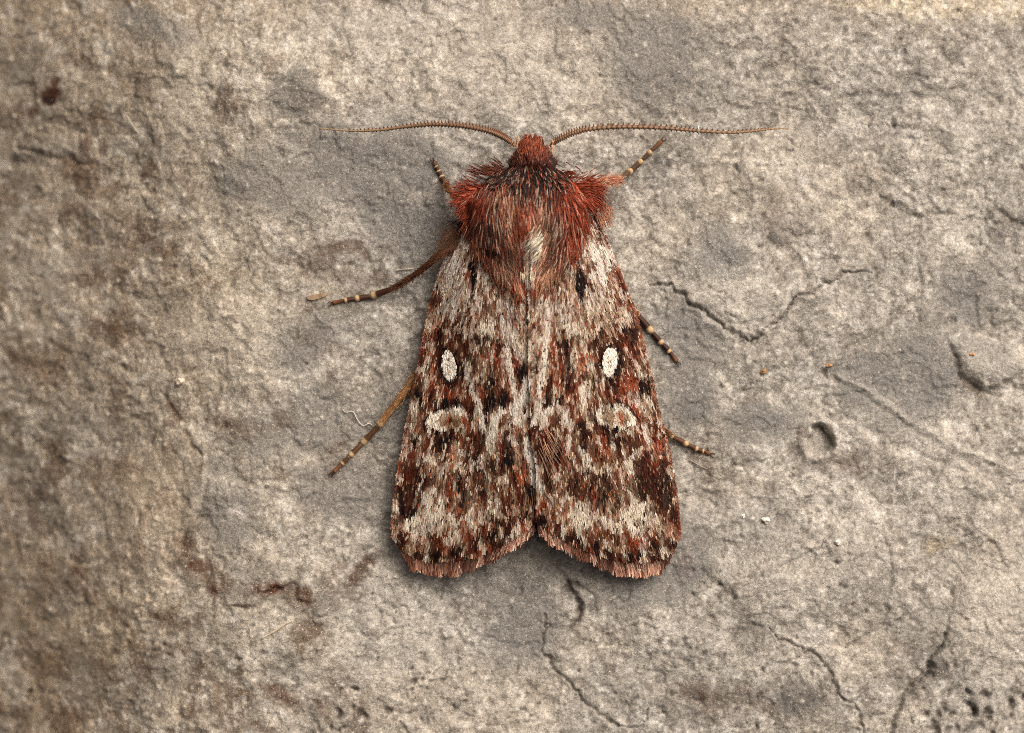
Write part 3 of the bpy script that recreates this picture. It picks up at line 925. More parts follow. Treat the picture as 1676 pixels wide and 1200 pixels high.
# fine light and dark hair-like rows of scales
_lum = CV.mean(2)
_hf = fbm(_ang + 31, _rad * .30, 4.5, 2, 10)
_ok = 1 - np.exp(-(((CX - 735) / 20) ** 2 + ((CY - 597) / 32) ** 2) ** 2) - np.exp(-(((CX - 998) / 20) ** 2 + ((CY - 590) / 32) ** 2) ** 2)
_ok = _ok - np.exp(-(((CX - 733) / 34) ** 2 + ((CY - 686) / 22) ** 2) ** 2) - np.exp(-(((CX - 1007) / 34) ** 2 + ((CY - 682) / 22) ** 2) ** 2)
CV = mixc(CV, lin((78, 36, 24)), sstep(.10, .40, -_hf) * .44 * _ok.clip(0, 1))
CV = mixc(CV, lin((224, 213, 196)), sstep(.16, .45, _hf) * .42 * sstep(.05, .14, _lum) * _ok.clip(0, 1))
wb(775, 452, 6, 26, W_BLACK, 1, 0, .3, False)
wb(774, 482, 6, 8, W_BLACK, .9)
wb(950, 462, 8, 30, W_BLACK, 1, -.08, .3, False)
wb(738, 428, 16, 17, W_WHITE, .8)
for (x_, y_, rx_, ry_) in [(800, 628, 8, 16), (812, 655, 18, 9), (799, 676, 7, 16), (832, 752, 13, 22), (755, 804, 8, 20), (928, 560, 8, 20), (930, 618, 10, 26),
                           (906, 652, 16, 9), (982, 808, 8, 20), (1007, 822, 9, 18), (852, 604, 8, 18), (868, 802, 11, 12), (798, 552, 15, 6), (684, 640, 11, 13),
                           (1055, 632, 11, 15), (692, 552, 8, 16), (1036, 548, 9, 15)]:
    wb(x_, y_, rx_, ry_, W_BLACK, .8)
ws([(806, 705), (810, 682), (824, 668), (840, 672), (850, 690)], 6, W_WHITE, .8)
ws([(890, 690), (896, 672), (908, 664), (924, 670), (932, 690)], 6, W_WHITE, .8)
for x_, y_, rx_, ry_ in [(709, 828, 18, 30), (680, 860, 15, 14), (806, 822, 9, 18), (1046, 842, 20, 25), (1022, 850, 9, 20), (949, 843, 17, 22), (798, 534, 15, 13), (935, 530, 15, 12)]:
    wb(x_, y_, rx_, ry_, lin((214, 200, 176)), .6)
wb(990, 418, 15, 19, W_WHITE, .95, -.4)
ws([(972, 405), (979, 432), (988, 462)], 6, W_WHITE, .9)
for pl_ in ([(824, 526), (830, 560), (834, 600), (840, 630), (850, 665)], [(902, 504), (899, 532), (893, 570), (889, 600), (884, 640)],
            [(764, 604), (773, 635), (783, 662), (794, 695)], [(956, 620), (957, 645), (955, 668)]):
    ws(pl_, 4.2, lin((226, 212, 190)), .85, True, .7)
# the scales are warm throughout
_lum = CV.mean(2)
CV = mixc(CV, CV * np.array([1.10, .95, .84]), sstep(.36, .10, _lum))


def canvas(px, py):
    i = np.clip(np.round(px - X0).astype(int), 0, CX.shape[1] - 1)
    j = np.clip(np.round(py - Y0).astype(int), 0, CX.shape[0] - 1)
    return CV[j, i]


# ------------------------------------------------------------------ the moth: wing shape
COSTA = {-1: ([360, 385, 430, 490, 560, 620, 680, 750, 800, 850, 880, 905, 925],
              [754, 746, 726, 706, 692, 681, 669, 656, 647, 642, 644, 653, 668]),
         1: ([350, 370, 405, 460, 510, 570, 620, 680, 740, 790, 830, 870, 895, 912, 925],
             [976, 984, 998, 1019, 1039, 1055, 1066, 1079, 1095, 1104, 1109, 1112, 1111, 1104, 1092])}
INNER = {-1: ([340, 600, 720, 770, 830, 870], [870, 870, 874, 880, 878, 876]),
         1: ([340, 600, 720, 770, 830, 870], [866, 867, 871, 880, 879, 878])}
TERM = {-1: ([0, .06, .12, .22, .35, .5, .65, .8, .9, .96, 1.0], [852, 864, 872, 888, 902, 912, 917, 916, 908, 898, 872]),
        1: ([0, .06, .12, .22, .35, .5, .65, .8, .9, .96, 1.0], [852, 864, 872, 884, 898, 910, 918, 919, 914, 902, 878])}


def w_u(px, py, s):
    xi = np.interp(py, *INNER[s])
    xc = np.interp(py, *COSTA[s])
    return (px - xi) / (xc - xi)


def w_z(px, py, s):
    u = np.clip(w_u(px, py, s), -0.1, 1.15)
    zr = np.interp(py, [340, 380, 500, 700, 870, 940], [.30, .295, .27, .215, .15, .115])
    ze = np.interp(py, [340, 380, 500, 700, 870, 940], [.12, .115, .095, .08, .07, .06])
    z = ze + (zr - ze) * (1 - np.abs(u) ** 1.7) - 0.014 * np.exp(-(u / 0.10) ** 2)
    z = z + 0.006 * np.sin(px * .055 * s + py * .012) * sstep(0.0, 0.3, u)      # slack between veins
    return z + (0.018 if s > 0 else 0.0) * np.exp(-(u / .12) ** 2)


def w_dir(px, py, s):
    bx, by = (812, 300) if s < 0 else (924, 300)
    dx, dy = px - bx, py - by
    u = w_u(px, py, s)
    h = .004
    # along the costa the scales follow the edge
    xc1 = np.interp(py + 6, *COSTA[s]) - np.interp(py - 6, *COSTA[s])
    l = np.hypot(dx, dy)
    dx, dy = dx / l, dy / l
    k = sstep(0.6, 1.0, u) * (py < 850)
    ex = xc1 / 12
    el = np.hypot(ex, 1)
    dx = dx * (1 - k) + ex / el * k
    dy = dy * (1 - k) + 1 / el * k
    return dx, dy


M_MEMB = mat_attr('wing_membrane', 0.8, 0.2)
M_SCALE = mat_attr('wing_scale', 0.6, 0.08, noise=(260, 0.18))
M_FRINGE = mat_attr('wing_fringe_scale', 0.6, 0.1)

moth = bpy.data.objects.new('moth', None)
scene.collection.objects.link(moth)
moth.location = (0, 0, 0)
tag(moth, 'furry red-brown moth with white-spotted patterned wings resting on the stone', 'moth')


def scale_mesh(name, px, py, s, ln, wd, col, parent, mat, lift=1.6, jit=0.09, base=0.35, srng=rng, hook=None, tipgain=1.08):
    """many small overlapping plates; one mesh"""
    n = len(px)
    dx, dy = w_dir(px, py, s)
    if hook is not None:
        dx, dy = hook(px, py, dx, dy)
    a = srng.normal(0, jit, n)
    c, sn = np.cos(a), np.sin(a)
    dx, dy = dx * c - dy * sn, dx * sn + dy * c
    nx, ny = -dy, dx
    roll = srng.normal(0, 0.45, n)
    up = srng.uniform(0.5, 1.3, n) * lift
    layer = srng.uniform(0, 1.0, n)
    V = np.empty((n, 6, 3))
    prof = [(0.0, 0.25, 0.0), (0.55, 0.5, 0.75), (1.0, 0.34, 0.9)]
    for i, (t, w, h) in enumerate(prof):
        for j, q in enumerate((-1, 1)):
            x = px + dx * ln * (t - .4) + nx * wd * w * q
            y = py + dy * ln * (t - .4) + ny * wd * w * q
            z = w_z(x, y, s) + K * (base + layer + up * h + roll * q * wd * w)
            V[:, i * 2 + j] = PW(x, y, z)
    F = np.array([[0, 1, 3, 2], [2, 3, 5, 4]])
    F = (np.arange(n)[:, None, None] * 6 + F[None]).reshape(-1, 4)
    cc = np.repeat(col[:, None, :], 6, 1)
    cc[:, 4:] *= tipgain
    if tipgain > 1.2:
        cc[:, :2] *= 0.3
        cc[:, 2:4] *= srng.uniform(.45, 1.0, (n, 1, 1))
    o = build(name, V.reshape(-1, 3), F, mat, cc.reshape(-1, 3), parent, smooth=False)
    tag(o, kind='stuff')
    return o


def make_wing(s):
    # membrane, a closed thin shell
    U = np.linspace(0, 1, 46)
    Vv = np.linspace(0, 1, 90)
    uu, vv = np.meshgrid(U, Vv)
    y1 = np.interp(uu, *TERM[s])
    py = 352 + (y1 - 352) * vv
    xi = np.interp(py, *INNER[s])
    xc = np.interp(py, *COSTA[s])
    px = xi + (xc - xi) * uu
    zt = w_z(px, py, s)
    top = PW(px, py, zt).reshape(-1, 3)
    bot = PW(px, py, zt - 0.006).reshape(-1, 3)
    n = len(top)
    Ft = grid_faces(*uu.shape)
    nr, nc = uu.shape
    idx = np.arange(n).reshape(nr, nc)
    ring = np.concatenate([idx[0, :-1], idx[:-1, -1], idx[-1, :0:-1], idx[:0:-1, 0]])
    r2 = np.roll(ring, -1)
    side = np.stack([ring, r2, r2 + n, ring + n], -1)
    flip = (s > 0)
    F = np.concatenate([Ft if not flip else Ft[:, ::-1], (Ft + n)[:, ::-1] if not flip else Ft + n, side])
    col = np.concatenate([canvas(px.ravel(), py.ravel()) * 0.7, np.tile(W_BRN * .6, (n, 1))])
    w = build('forewing', np.concatenate([top, bot]), F, M_MEMB, col, moth)
    tag(w, ('left' if s < 0 else 'right') + ' forewing in grey, white and rust streaks with two pale spots')

    # scales
    rg = np.random.default_rng(20 + s)
    x_lo, x_hi = (636, 885) if s < 0 else (862, 1118)
    N = 56000
    px = rg.uniform(x_lo, x_hi, N)
    py = rg.uniform(356, 925, N)
    u = w_u(px, py, s)
    ok = (u > -0.005) & (u < 1.0) & (py < np.interp(u, *TERM[s]) - 1)
    px, py = px[ok], py[ok]
    # lower scales first so upper rows overlap the next ones like roof tiles
    n = len(px)
    jx = rg.normal(0, .5, n)
    jy = rg.normal(0, 1.5, n)
    col = canvas(px + jx, py + jy).copy()
    lum = col.mean(1)
    r = rg.random(n)
    pale = lum > 0.30
    dark = lum < 0.04
    mid = ~pale & ~dark
    pick = mid & (r < .05)
    col[pick] = W_PALE * rg.uniform(.75, 1.15, (pick.sum(), 1))
    pick = mid & (r > .10) & (r < .14)
    col[pick] = lin((146, 82, 52)) * rg.uniform(.7, 1.1, (pick.sum(), 1))
    pick = (mid & (r > .17) & (r < .22)) | (pale & (r < .035))
    col[pick] = W_DARK * rg.uniform(.7, 1.4, (pick.sum(), 1))
    pick = dark & (r < .06)
    col[pick] = W_TAN * rg.uniform(.5, 1.0, (pick.sum(), 1))
    col *= rg.lognormal(0, .2, (n, 1))
    col *= 1 + rg.normal(0, .04, (n, 3))
    col = np.clip(col * .96, 0.004, None)
    col = col * np.minimum(1, .66 / col.max(1))[:, None]
    ln = rg.uniform(7, 13, n)
    wd = rg.uniform(1.9, 3.1, n)
    long = rg.random(n) < .12
    ln[long] *= 1.5
    wd[long] *= .6
    # the two pale spots are parts of their own
    ox, oy, orx, ory, ot = (735, 597, 10, 21.5, -.15) if s < 0 else (998, 590, 10.5, 21.5, .12)
    kx, ky, krx, kry = (733, 686, 34, 21) if s < 0 else (1007, 682, 33, 21)
    c, sn = math.cos(ot), math.sin(ot)
    inO = np.hypot(((px - ox) * c + (py - oy) * sn) / orx, (-(px - ox) * sn + (py - oy) * c) / ory) < 1 + rg.normal(0, .09, n)
    inK = np.hypot((px - kx) / krx, (py - ky) / kry) < 1
    rest = ~(inO | inK)
    col[inO] = lin((232, 222, 204)) * rg.lognormal(-.05, .13, (inO.sum(), 1))
    cen = inO & (np.hypot((px - ox) / 4, (py - oy) / 12) < 1) & (rg.random(n) < .3)
    col[cen] = W_TAN * rg.lognormal(0, .2, (cen.sum(), 1))
    col[inK] = canvas(px[inK], py[inK]) * rg.lognormal(0, .14, (inK.sum(), 1))
    ln[inK] *= .65
    ln[inO] *= .75
    nearO = np.hypot(((px - ox) * c + (py - oy) * sn) / (orx + 7), (-(px - ox) * sn + (py - oy) * c) / (ory + 8)) < 1
    ln[nearO] *= .75
    for nm, mk in (('wing_scales', rest), ('oval_spot', inO), ('kidney_spot', inK)):
        o = scale_mesh(nm, px[mk], py[mk], s, ln[mk], wd[mk], col[mk], w, M_SCALE, srng=rg, base=.35 if nm == 'wing_scales' else 1.6)
        if nm == 'oval_spot':
            tag(o, 'small cream oval spot edged in black')
        if nm == 'kidney_spot':
            tag(o, 'cream kidney-shaped spot with brown centre')
    # fringe along the outer margin: two rows of long scales
    n = 2000
    tt = rg.uniform(0.0, 1.0, n)
    yy = np.interp(tt, *TERM[s])
    xi = np.interp(yy, *INNER[s])
    xc = np.interp(yy, *COSTA[s])
    xx = xi + (xc - xi) * tt
    e = .01
    y2 = np.interp(np.clip(tt + e, 0, 1), *TERM[s])
    x2 = np.interp(y2, *INNER[s]) + (np.interp(y2, *COSTA[s]) - np.interp(y2, *INNER[s])) * np.clip(tt + e, 0, 1)
    yb = np.interp(np.clip(tt - e, 0, 1), *TERM[s])
    xb = np.interp(yb, *INNER[s]) + (np.interp(yb, *COSTA[s]) - np.interp(yb, *INNER[s])) * np.clip(tt - e, 0, 1)
    tx, ty = (x2 - xb), (y2 - yb)
    l = np.hypot(tx, ty) + 1e-6
    ox_, oy_ = -ty / l * -s, tx / l * s          # outward normal
    oy_ = oy_ * 1.0
    wdx, wdy = w_dir(xx, yy, s)
    fx, fy = ox_ * .55 + wdx * .6, oy_ * .55 + wdy * .6
    l = np.hypot(fx, fy)
    fx, fy = fx / l, fy / l
    clump = .5 + .5 * fbm(tt * 420, tt * 0, 9, 3, 7)
    lnf = rg.uniform(10, 31, n) * (.75 + .4 * clump) * np.interp(tt, [0, .1, .92, 1], [1.1, 1, 1, .55])
    ncol = fbm(xx, yy * 0, 26, 2, 5)
    col = np.where((rg.random(n) < .28)[:, None], lin((100, 62, 46)), W_PINK)
    col = np.where((rg.random(n) < .14)[:, None], W_CREAM, col)
    chk = sstep(-.1, .12, fbm(tt * 420 + 60, tt * 0 + .5, 15, 2, 3))
    col = col + (lin((72, 44, 33)) - col) * (1 - chk)[:, None] * .9
    col = col + (lin((104, 64, 46)) - col) * sstep(.05, .5, ncol)[:, None] * .6
    col = col * rg.lognormal(0, .22, (n, 1))
    fd = {'x': fx, 'y': fy}
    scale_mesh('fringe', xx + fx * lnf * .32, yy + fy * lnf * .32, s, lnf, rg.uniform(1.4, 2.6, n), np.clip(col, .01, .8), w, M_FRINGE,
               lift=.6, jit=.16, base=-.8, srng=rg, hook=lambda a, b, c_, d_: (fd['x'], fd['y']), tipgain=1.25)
    # fine rim of small red scales along the leading edge
    n = 1300
    yy = rg.uniform(365, 880, n)
    xx = np.interp(yy, *COSTA[s])
    ck = canvas(xx - s * 6, yy)
    col = (ck + (lin((136, 80, 56)) - ck) * rg.uniform(.0, .7, (n, 1))) * rg.lognormal(0, .4, (n, 1))
    scale_mesh('edge_scales', xx + rg.normal(0, .8, n), yy, s, rg.uniform(5, 8, n), rg.uniform(2, 3, n), np.clip(col, .01, .7), w, M_SCALE,
               jit=.35, srng=rg)
    return w


wingL = make_wing(-1)
wingR = make_wing(1)

# ------------------------------------------------------------------ the moth: body
def body_prof(py):
    """half width and top height (p) of the body along its length"""
    hw = np.interp(py, [226, 234, 246, 262, 280, 300, 330, 370, 410, 450, 500, 600, 700, 790, 830],
                   [4, 16, 25, 30, 42, 74, 98, 94, 82, 62, 46, 44, 40, 26, 6])
    zt = np.interp(py, [226, 234, 246, 262, 280, 300, 330, 370, 410, 450, 500, 600, 700, 790, 830],
                   [62, 80, 90, 96, 104, 118, 132, 138, 130, 112, 96, 86, 66, 48, 40])
    zb = np.interp(py, [226, 250, 300, 400, 500, 700, 830], [50, 36, 22, 22, 26, 26, 30])
    return hw, zt, zb


def body_axis(py):
    return np.interp(py, [226, 260, 330, 450, 830], [871, 871, 864, 863, 874])


def dome(px, py):
    hw, zt, zb = body_prof(py)
    q = np.clip(np.abs(px - body_axis(py)) / np.maximum(hw, 1), 0, 1)
    return ((zt + zb) / 2 + (zt - zb) / 2 * np.sqrt(1 - q ** 2)) * K


M_BODY = mat_attr('moth_skin', 0.7, 0.1, noise=(60, .3))
M_HAIR = mat_attr('moth_hair', 0.45, 0.22)
ys = np.concatenate([np.linspace(226, 300, 22), np.linspace(306, 830, 50)])
hw, zt, zb = body_prof(ys)
NS = 28
th = np.linspace(0, 2 * np.pi, NS, endpoint=False)
bx = body_axis(ys)[:, None] + hw[:, None] * np.cos(th)[None]
bz = ((zt + zb) / 2)[:, None] + ((zt - zb) / 2)[:, None] * np.sin(th)[None]
bV = PW(bx, np.repeat(ys[:, None], NS, 1), bz * K).reshape(-1, 3)
body = build('body', bV, grid_faces(len(ys), NS, wrap=True)[:, ::-1], M_BODY, np.tile(lin((66, 32, 22)), (len(bV), 1)), moth)
tag(body, 'stout body cloaked in rust-red and grey fur')


def hairs(name, R, Dv, L, rad, col, tipcol, parent, zf, lift, seg=6, curl=0.25, clump=0.45, ncl=None, srng=rng, mat=None, drop=0.0):
    """tapered three-sided strands from roots R (n,2) along Dv (n,2) over the height field zf"""
    n = len(R)
    T = np.linspace(0, 1, seg)
    Dv = Dv / (np.hypot(Dv[:, 0], Dv[:, 1])[:, None] + 1e-9)
    N2 = np.stack([-Dv[:, 1], Dv[:, 0]], -1)
    bend = srng.normal(0, curl, n)
    px = R[:, 0, None] + Dv[:, 0, None] * L[:, None] * T + N2[:, 0, None] * (bend * L)[:, None] * T ** 2
    py = R[:, 1, None] + Dv[:, 1, None] * L[:, None] * T + N2[:, 1, None] * (bend * L)[:, None] * T ** 2
    if clump and ncl:
        ci = srng.choice(n, ncl, replace=False)
        d = (R[:, None, 0] - R[None, ci, 0]) ** 2 + (R[:, None, 1] - R[None, ci, 1]) ** 2
        near = ci[np.argmin(d, 1)]
        k = clump * T[None] ** 1.5
        px = px * (1 - k) + px[near] * k
        py = py * (1 - k) + py[near] * k
        cj = srng.lognormal(0, .22, n)[near]
        col = col * cj[:, None]
    z = zf(px, py) + K * (lift[:, None] * np.sin(np.pi * (0.12 + 0.72 * T[None])) - drop * T[None] ** 2)
    z = z + K * (np.arange(n) * 7919 % 997 / 997.0)[:, None] * 1.5
    P = PW(px, py, z)
    tang = np.gradient(P, axis=1)
    tang /= np.linalg.norm(tang, axis=2, keepdims=True) + 1e-12
    up = np.array([0, 0, 1.0])
    A = np.cross(tang, up)
    A /= np.linalg.norm(A, axis=2, keepdims=True) + 1e-9
    B = np.cross(A, tang)
    rr = rad[:, None] * K * (1 - 0.82 * T[None] ** 1.6)
    V = np.empty((n, seg, 3, 3))
    for j in range(3):
        a = 2 * math.pi * j / 3 + math.pi / 2
        V[:, :, j] = P + (A * math.cos(a) + B * math.sin(a)) * rr[..., None]
    F = grid_faces(seg, 3, wrap=True)
    F = (np.arange(n)[:, None, None] * seg * 3 + F[None]).reshape(-1, 4)
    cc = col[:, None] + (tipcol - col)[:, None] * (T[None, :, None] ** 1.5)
    cc = np.repeat(np.clip(cc, .004, .85)[:, :, None], 3, 2)
    o = build(name, V.reshape(-1, 3), F, mat or M_HAIR, cc.reshape(-1, 3), parent, smooth=True)
    tag(o, kind='stuff')
    return o


def field(ctrl, R, sig):
    """gaussian-weighted interpolation of control rows (x, y, values...)"""
    c = np.asarray(ctrl, float)
    d2 = (R[:, None, 0] - c[None, :, 0]) ** 2 + (R[:, None, 1] - c[None, :, 1]) ** 2
    w = np.exp(-d2 / (2 * sig ** 2)) + 1e-9
    return (w[..., None] * c[None, :, 2:]).sum(1) / w.sum(1)[:, None]


DIRS = [(760, 315, -.9, .25), (745, 330, -.8, .6), (760, 350, -.45, 1), (775, 375, -.15, 1), (790, 310, -.6, .7), (800, 345, -.1, 1), (795, 400, .1, 1),
        (800, 440, .25, 1), (825, 320, .0, 1), (822, 360, .25, 1), (830, 400, .4, 1), (842, 430, .5, .9), (845, 455, .35, 1), (850, 340, .2, 1),
        (853, 380, .2, 1), (862, 345, 0, 1), (864, 400, -.05, 1), (862, 450, 0, 1), (862, 475, 0, 1),
        (972, 308, .9, .25), (985, 325, .7, .7), (975, 348, .4, 1), (958, 375, .15, 1), (940, 310, .6, .7), (935, 345, .15, 1), (935, 400, -.05, 1),
        (925, 440, -.3, 1), (905, 320, -.05, 1), (905, 360, -.3, 1), (898, 400, -.6, .9), (890, 425, -.75, .75), (880, 455, -.4, 1), (882, 345, -.35, 1),
        (878, 385, -.55, .9)]
RUST = (138, 62, 38)
DRUST = (96, 42, 27)
ORNG = (164, 80, 50)
BRN = (84, 60, 44)
DBR = (36, 22, 16)
GTAN = (150, 112, 84)
WHT = (236, 222, 200)
COLS = [(803, 330, DBR), (806, 365, DBR), (808, 405, DBR), (804, 388, DBR), (914, 350, DBR), (917, 385, DBR), (912, 415, DBR), (850, 410, DBR), (755, 318, RUST), (745, 332, DRUST), (770, 335, RUST), (760, 352, RUST), (785, 320, RUST), (780, 370, RUST), (772, 390, (120, 78, 52)), (795, 360, BRN),
        (800, 335, RUST), (805, 350, DBR), (808, 385, DBR), (806, 420, BRN), (795, 410, RUST), (790, 440, ORNG), (800, 450, RUST),
        (822, 318, GTAN), (820, 345, GTAN), (830, 380, GTAN), (835, 410, GTAN), (828, 430, (128, 104, 80)), (845, 325, (150, 120, 94)), (846, 365, (120, 70, 48)),
        (848, 395, DBR), (843, 440, RUST), (850, 460, ORNG), (862, 340, (150, 80, 56)), (857, 370, RUST), (852, 395, DRUST), (866, 430, RUST), (860, 452, ORNG),
        (862, 475, ORNG), (878, 335, (140, 96, 74)), (888, 350, GTAN), (882, 375, (176, 154, 124)), (878, 398, WHT), (900, 370, (130, 110, 86)), (895, 400, GTAN),
        (905, 425, GTAN), (890, 440, (170, 120, 88)), (880, 455, RUST), (912, 340, (100, 62, 44)), (915, 365, DBR), (915, 400, BRN), (920, 430, BRN),
        (930, 330, RUST), (935, 360, ORNG), (938, 390, RUST), (932, 430, (150, 98, 66)), (945, 350, RUST), (955, 320, RUST), (970, 312, RUST), (982, 322, RUST),
        (978, 345, (170, 110, 80)), (960, 370, (140, 70, 44)), (925, 450, (160, 110, 76)),
        (868, 296, DBR), (830, 298, DBR), (905, 298, DBR), (800, 305, DRUST), (935, 300, RUST), (845, 303, DBR), (880, 303, DBR)]
COLS = [(x, y, *lin(c)) for x, y, c in COLS]
fr = np.random.default_rng(55)


def skin_z(px, py):
    """top of whatever the fur lies on"""
    zd = dome(px, py)
    zl = np.where(px < 868, w_z(px, py, -1), w_z(px, py, 1))
    u = np.where(px < 868, w_u(px, py, -1), w_u(px, py, 1))
    return np.maximum(zd, np.where((u < 1.02) & (py > 356), zl + .008, 0.08))


def in_thorax(x, y):
    hwx = np.interp(y, [284, 300, 320, 335, 350, 370, 400, 430, 450, 462], [46, 78, 100, 106, 100, 90, 78, 62, 42, 20])
    ax = np.interp(y, [284, 330, 460], [868, 863, 862])
    return np.abs(x - ax) < hwx


# under-fur first, then the long coat
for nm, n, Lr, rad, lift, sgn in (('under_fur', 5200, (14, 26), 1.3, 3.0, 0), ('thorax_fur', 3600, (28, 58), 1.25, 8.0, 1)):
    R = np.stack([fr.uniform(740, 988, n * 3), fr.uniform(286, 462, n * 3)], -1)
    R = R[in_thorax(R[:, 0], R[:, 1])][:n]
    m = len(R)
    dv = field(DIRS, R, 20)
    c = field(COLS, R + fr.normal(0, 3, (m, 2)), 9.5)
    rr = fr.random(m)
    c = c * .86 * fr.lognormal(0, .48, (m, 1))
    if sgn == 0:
        c = c * 0.30  # under-fur darkened to paint shade into the gaps between strands
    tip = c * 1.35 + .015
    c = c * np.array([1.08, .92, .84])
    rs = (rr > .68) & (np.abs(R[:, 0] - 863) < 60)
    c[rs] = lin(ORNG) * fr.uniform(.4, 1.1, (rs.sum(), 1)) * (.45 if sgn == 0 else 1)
    gl = rr < .14  # pale hairs, their bright tips also standing in for glints of light
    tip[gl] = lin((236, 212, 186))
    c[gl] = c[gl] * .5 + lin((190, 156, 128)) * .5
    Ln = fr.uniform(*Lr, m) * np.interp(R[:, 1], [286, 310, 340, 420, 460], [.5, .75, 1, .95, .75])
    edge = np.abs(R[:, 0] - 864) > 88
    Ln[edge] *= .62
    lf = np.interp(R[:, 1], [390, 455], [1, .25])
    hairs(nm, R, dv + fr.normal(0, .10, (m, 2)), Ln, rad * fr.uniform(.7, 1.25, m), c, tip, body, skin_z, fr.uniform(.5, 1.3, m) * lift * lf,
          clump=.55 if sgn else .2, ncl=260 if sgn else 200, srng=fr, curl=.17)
# mantle: sparse long hairs that run from the thorax out over the wing bases
n = 560
yy_ = fr.uniform(352, 468, n)
hw_ = np.interp(yy_, [340, 370, 400, 430, 450, 470], [104, 92, 76, 56, 34, 14])
sd_ = np.where(fr.random(n) < .5, -1, 1)
R = np.stack([863 + sd_ * hw_ * fr.uniform(.72, 1.02, n), yy_], -1)
dv = np.stack([np.interp(R[:, 0], [765, 800, 835, 863, 890, 925, 960], [-.2, .0, .22, 0, -.22, -.02, .18]), np.ones(n)], -1) + fr.normal(0, .12, (n, 2))
c = field(COLS, R, 14)
pick_ = fr.random(n)
c[pick_ < .5] = lin((176, 140, 108))
c[pick_ > .85] = lin((112, 60, 38))
c = c * fr.lognormal(0, .35, (n, 1))
hairs('mantle_fur', R, dv, fr.uniform(18, 42, n), .95 * fr.uniform(.7, 1.2, n), c, c * 1.3 + .01, body, skin_z, fr.uniform(2, 6, n), clump=.25, ncl=120, srng=fr, curl=.1)
# white crest tufts on the back
def tuft(name, cx, cy, sx, sy, n, d, L, c, tip, lift=9, clump=.3, rad=1.1, parent=None, zf=None, curl=.1, label=None, spread=.18):
    R = np.stack([fr.normal(cx, sx, n), fr.normal(cy, sy, n)], -1)
    dv = np.tile(np.array(d, float), (n, 1)) + fr.normal(0, spread, (n, 2))
    cc = np.tile(lin(c), (n, 1)) * fr.lognormal(0, .25, (n, 1))
    tt = np.tile(lin(tip), (n, 1)) * fr.lognormal(0, .12, (n, 1))
    o = hairs(name, R, dv, fr.uniform(*L, n), rad * fr.uniform(.7, 1.3, n), cc, tt, parent or body, zf or skin_z, fr.uniform(.6, 1.2, n) * lift,
              clump=clump, ncl=max(3, n // 25), srng=fr, curl=curl)
    if label:
        tag(o, label)
    return o


tuft('crest_tuft', 883, 388, 6, 9, 110, (-.6, .75), (18, 36), (214, 196, 168), (246, 236, 216), 12, label='white hair tuft on the middle of the back')
tuft('crest_tuft', 864, 448, 5, 8, 70, (.05, 1), (12, 24), (220, 190, 160), (246, 232, 208), 10, label='short white tuft at the tail end of the back fur')
tuft('crest_tuft', 852, 352, 5, 14, 130, (.15, 1), (18, 34), (116, 56, 34), (140, 70, 44), 10, label='narrow red crest down the middle of the back')
tuft('side_tuft', 756, 380, 13, 13, 190, (-.7, .8), (22, 54), (84, 54, 36), (128, 92, 64), 6, rad=.65, spread=.3, clump=.15, zf=lambda x, y: np.full(np.shape(x), .13), label='loose brown hair under the left wing base')
tuft('side_tuft', 985, 345, 6, 8, 90, (.4, .9), (12, 26), (170, 112, 84), (214, 170, 136), 3, zf=lambda x, y: np.full(np.shape(x), .15), label='pale pink hair tuft at the right wing base')
# shoulder tufts that stick out at either side
for sx_, cx_, cy_, dd in ((-1, 776, 325, (-.9, .5)), (1, 956, 317, (.9, .45))):
    n = 900
    R = np.stack([fr.normal(cx_, 11, n), fr.normal(cy_, 11, n)], -1)
    dv = np.tile(np.array(dd), (n, 1)) + np.stack([0 * R[:, 0], (R[:, 1] - cy_) * .035], -1) + fr.normal(0, .1, (n, 2))
    c = np.tile(lin(RUST), (n, 1)) * fr.lognormal(0, .35, (n, 1))
    hairs('shoulder_tuft', R, dv, fr.uniform(12, 26, n), .85 * fr.uniform(.7, 1.2, n), c, c * 1.3 + .01, body,
          lambda x, y: np.maximum(skin_z(x, y), .17), fr.uniform(3, 9, n), clump=.2, ncl=40, srng=fr, curl=.22)
# collar: dark band of short hair with pale tips
n = 1500
R = np.stack([fr.uniform(806, 924, n), fr.uniform(268, 302, n)], -1)
arc = 274 + 12 * ((R[:, 0] - 866) / 55) ** 2
R[:, 1] = arc + fr.uniform(-4, 22, n)
dv = np.stack([(R[:, 0] - 866) / 60, np.full(n, .7)], -1) + fr.normal(0, .2, (n, 2))
c = np.tile(lin((40, 22, 15)), (n, 1)) * fr.lognormal(0, .35, (n, 1))
tp = c * 1.2
g = fr.random(n) < .13
tp[g] = lin((232, 200, 172))
g2 = (fr.random(n) < .12) & ~g
c[g2] = lin(RUST)
tp[g2] = lin(ORNG)
hairs('collar_fur', R, dv, fr.uniform(10, 20, n), 1.15 * fr.uniform(.7, 1.3, n), c, tp, body, skin_z, fr.uniform(5, 11, n), clump=.4, ncl=120, srng=fr, curl=.15)
# neck side wisps
tuft('neck_wisp', 812, 283, 14, 6, 150, (-.75, -.35), (12, 24), (70, 34, 22), (150, 90, 66), 5)
tuft('neck_wisp', 918, 290, 10, 8, 110, (.85, .2), (10, 20), (96, 40, 24), (140, 70, 46), 5)
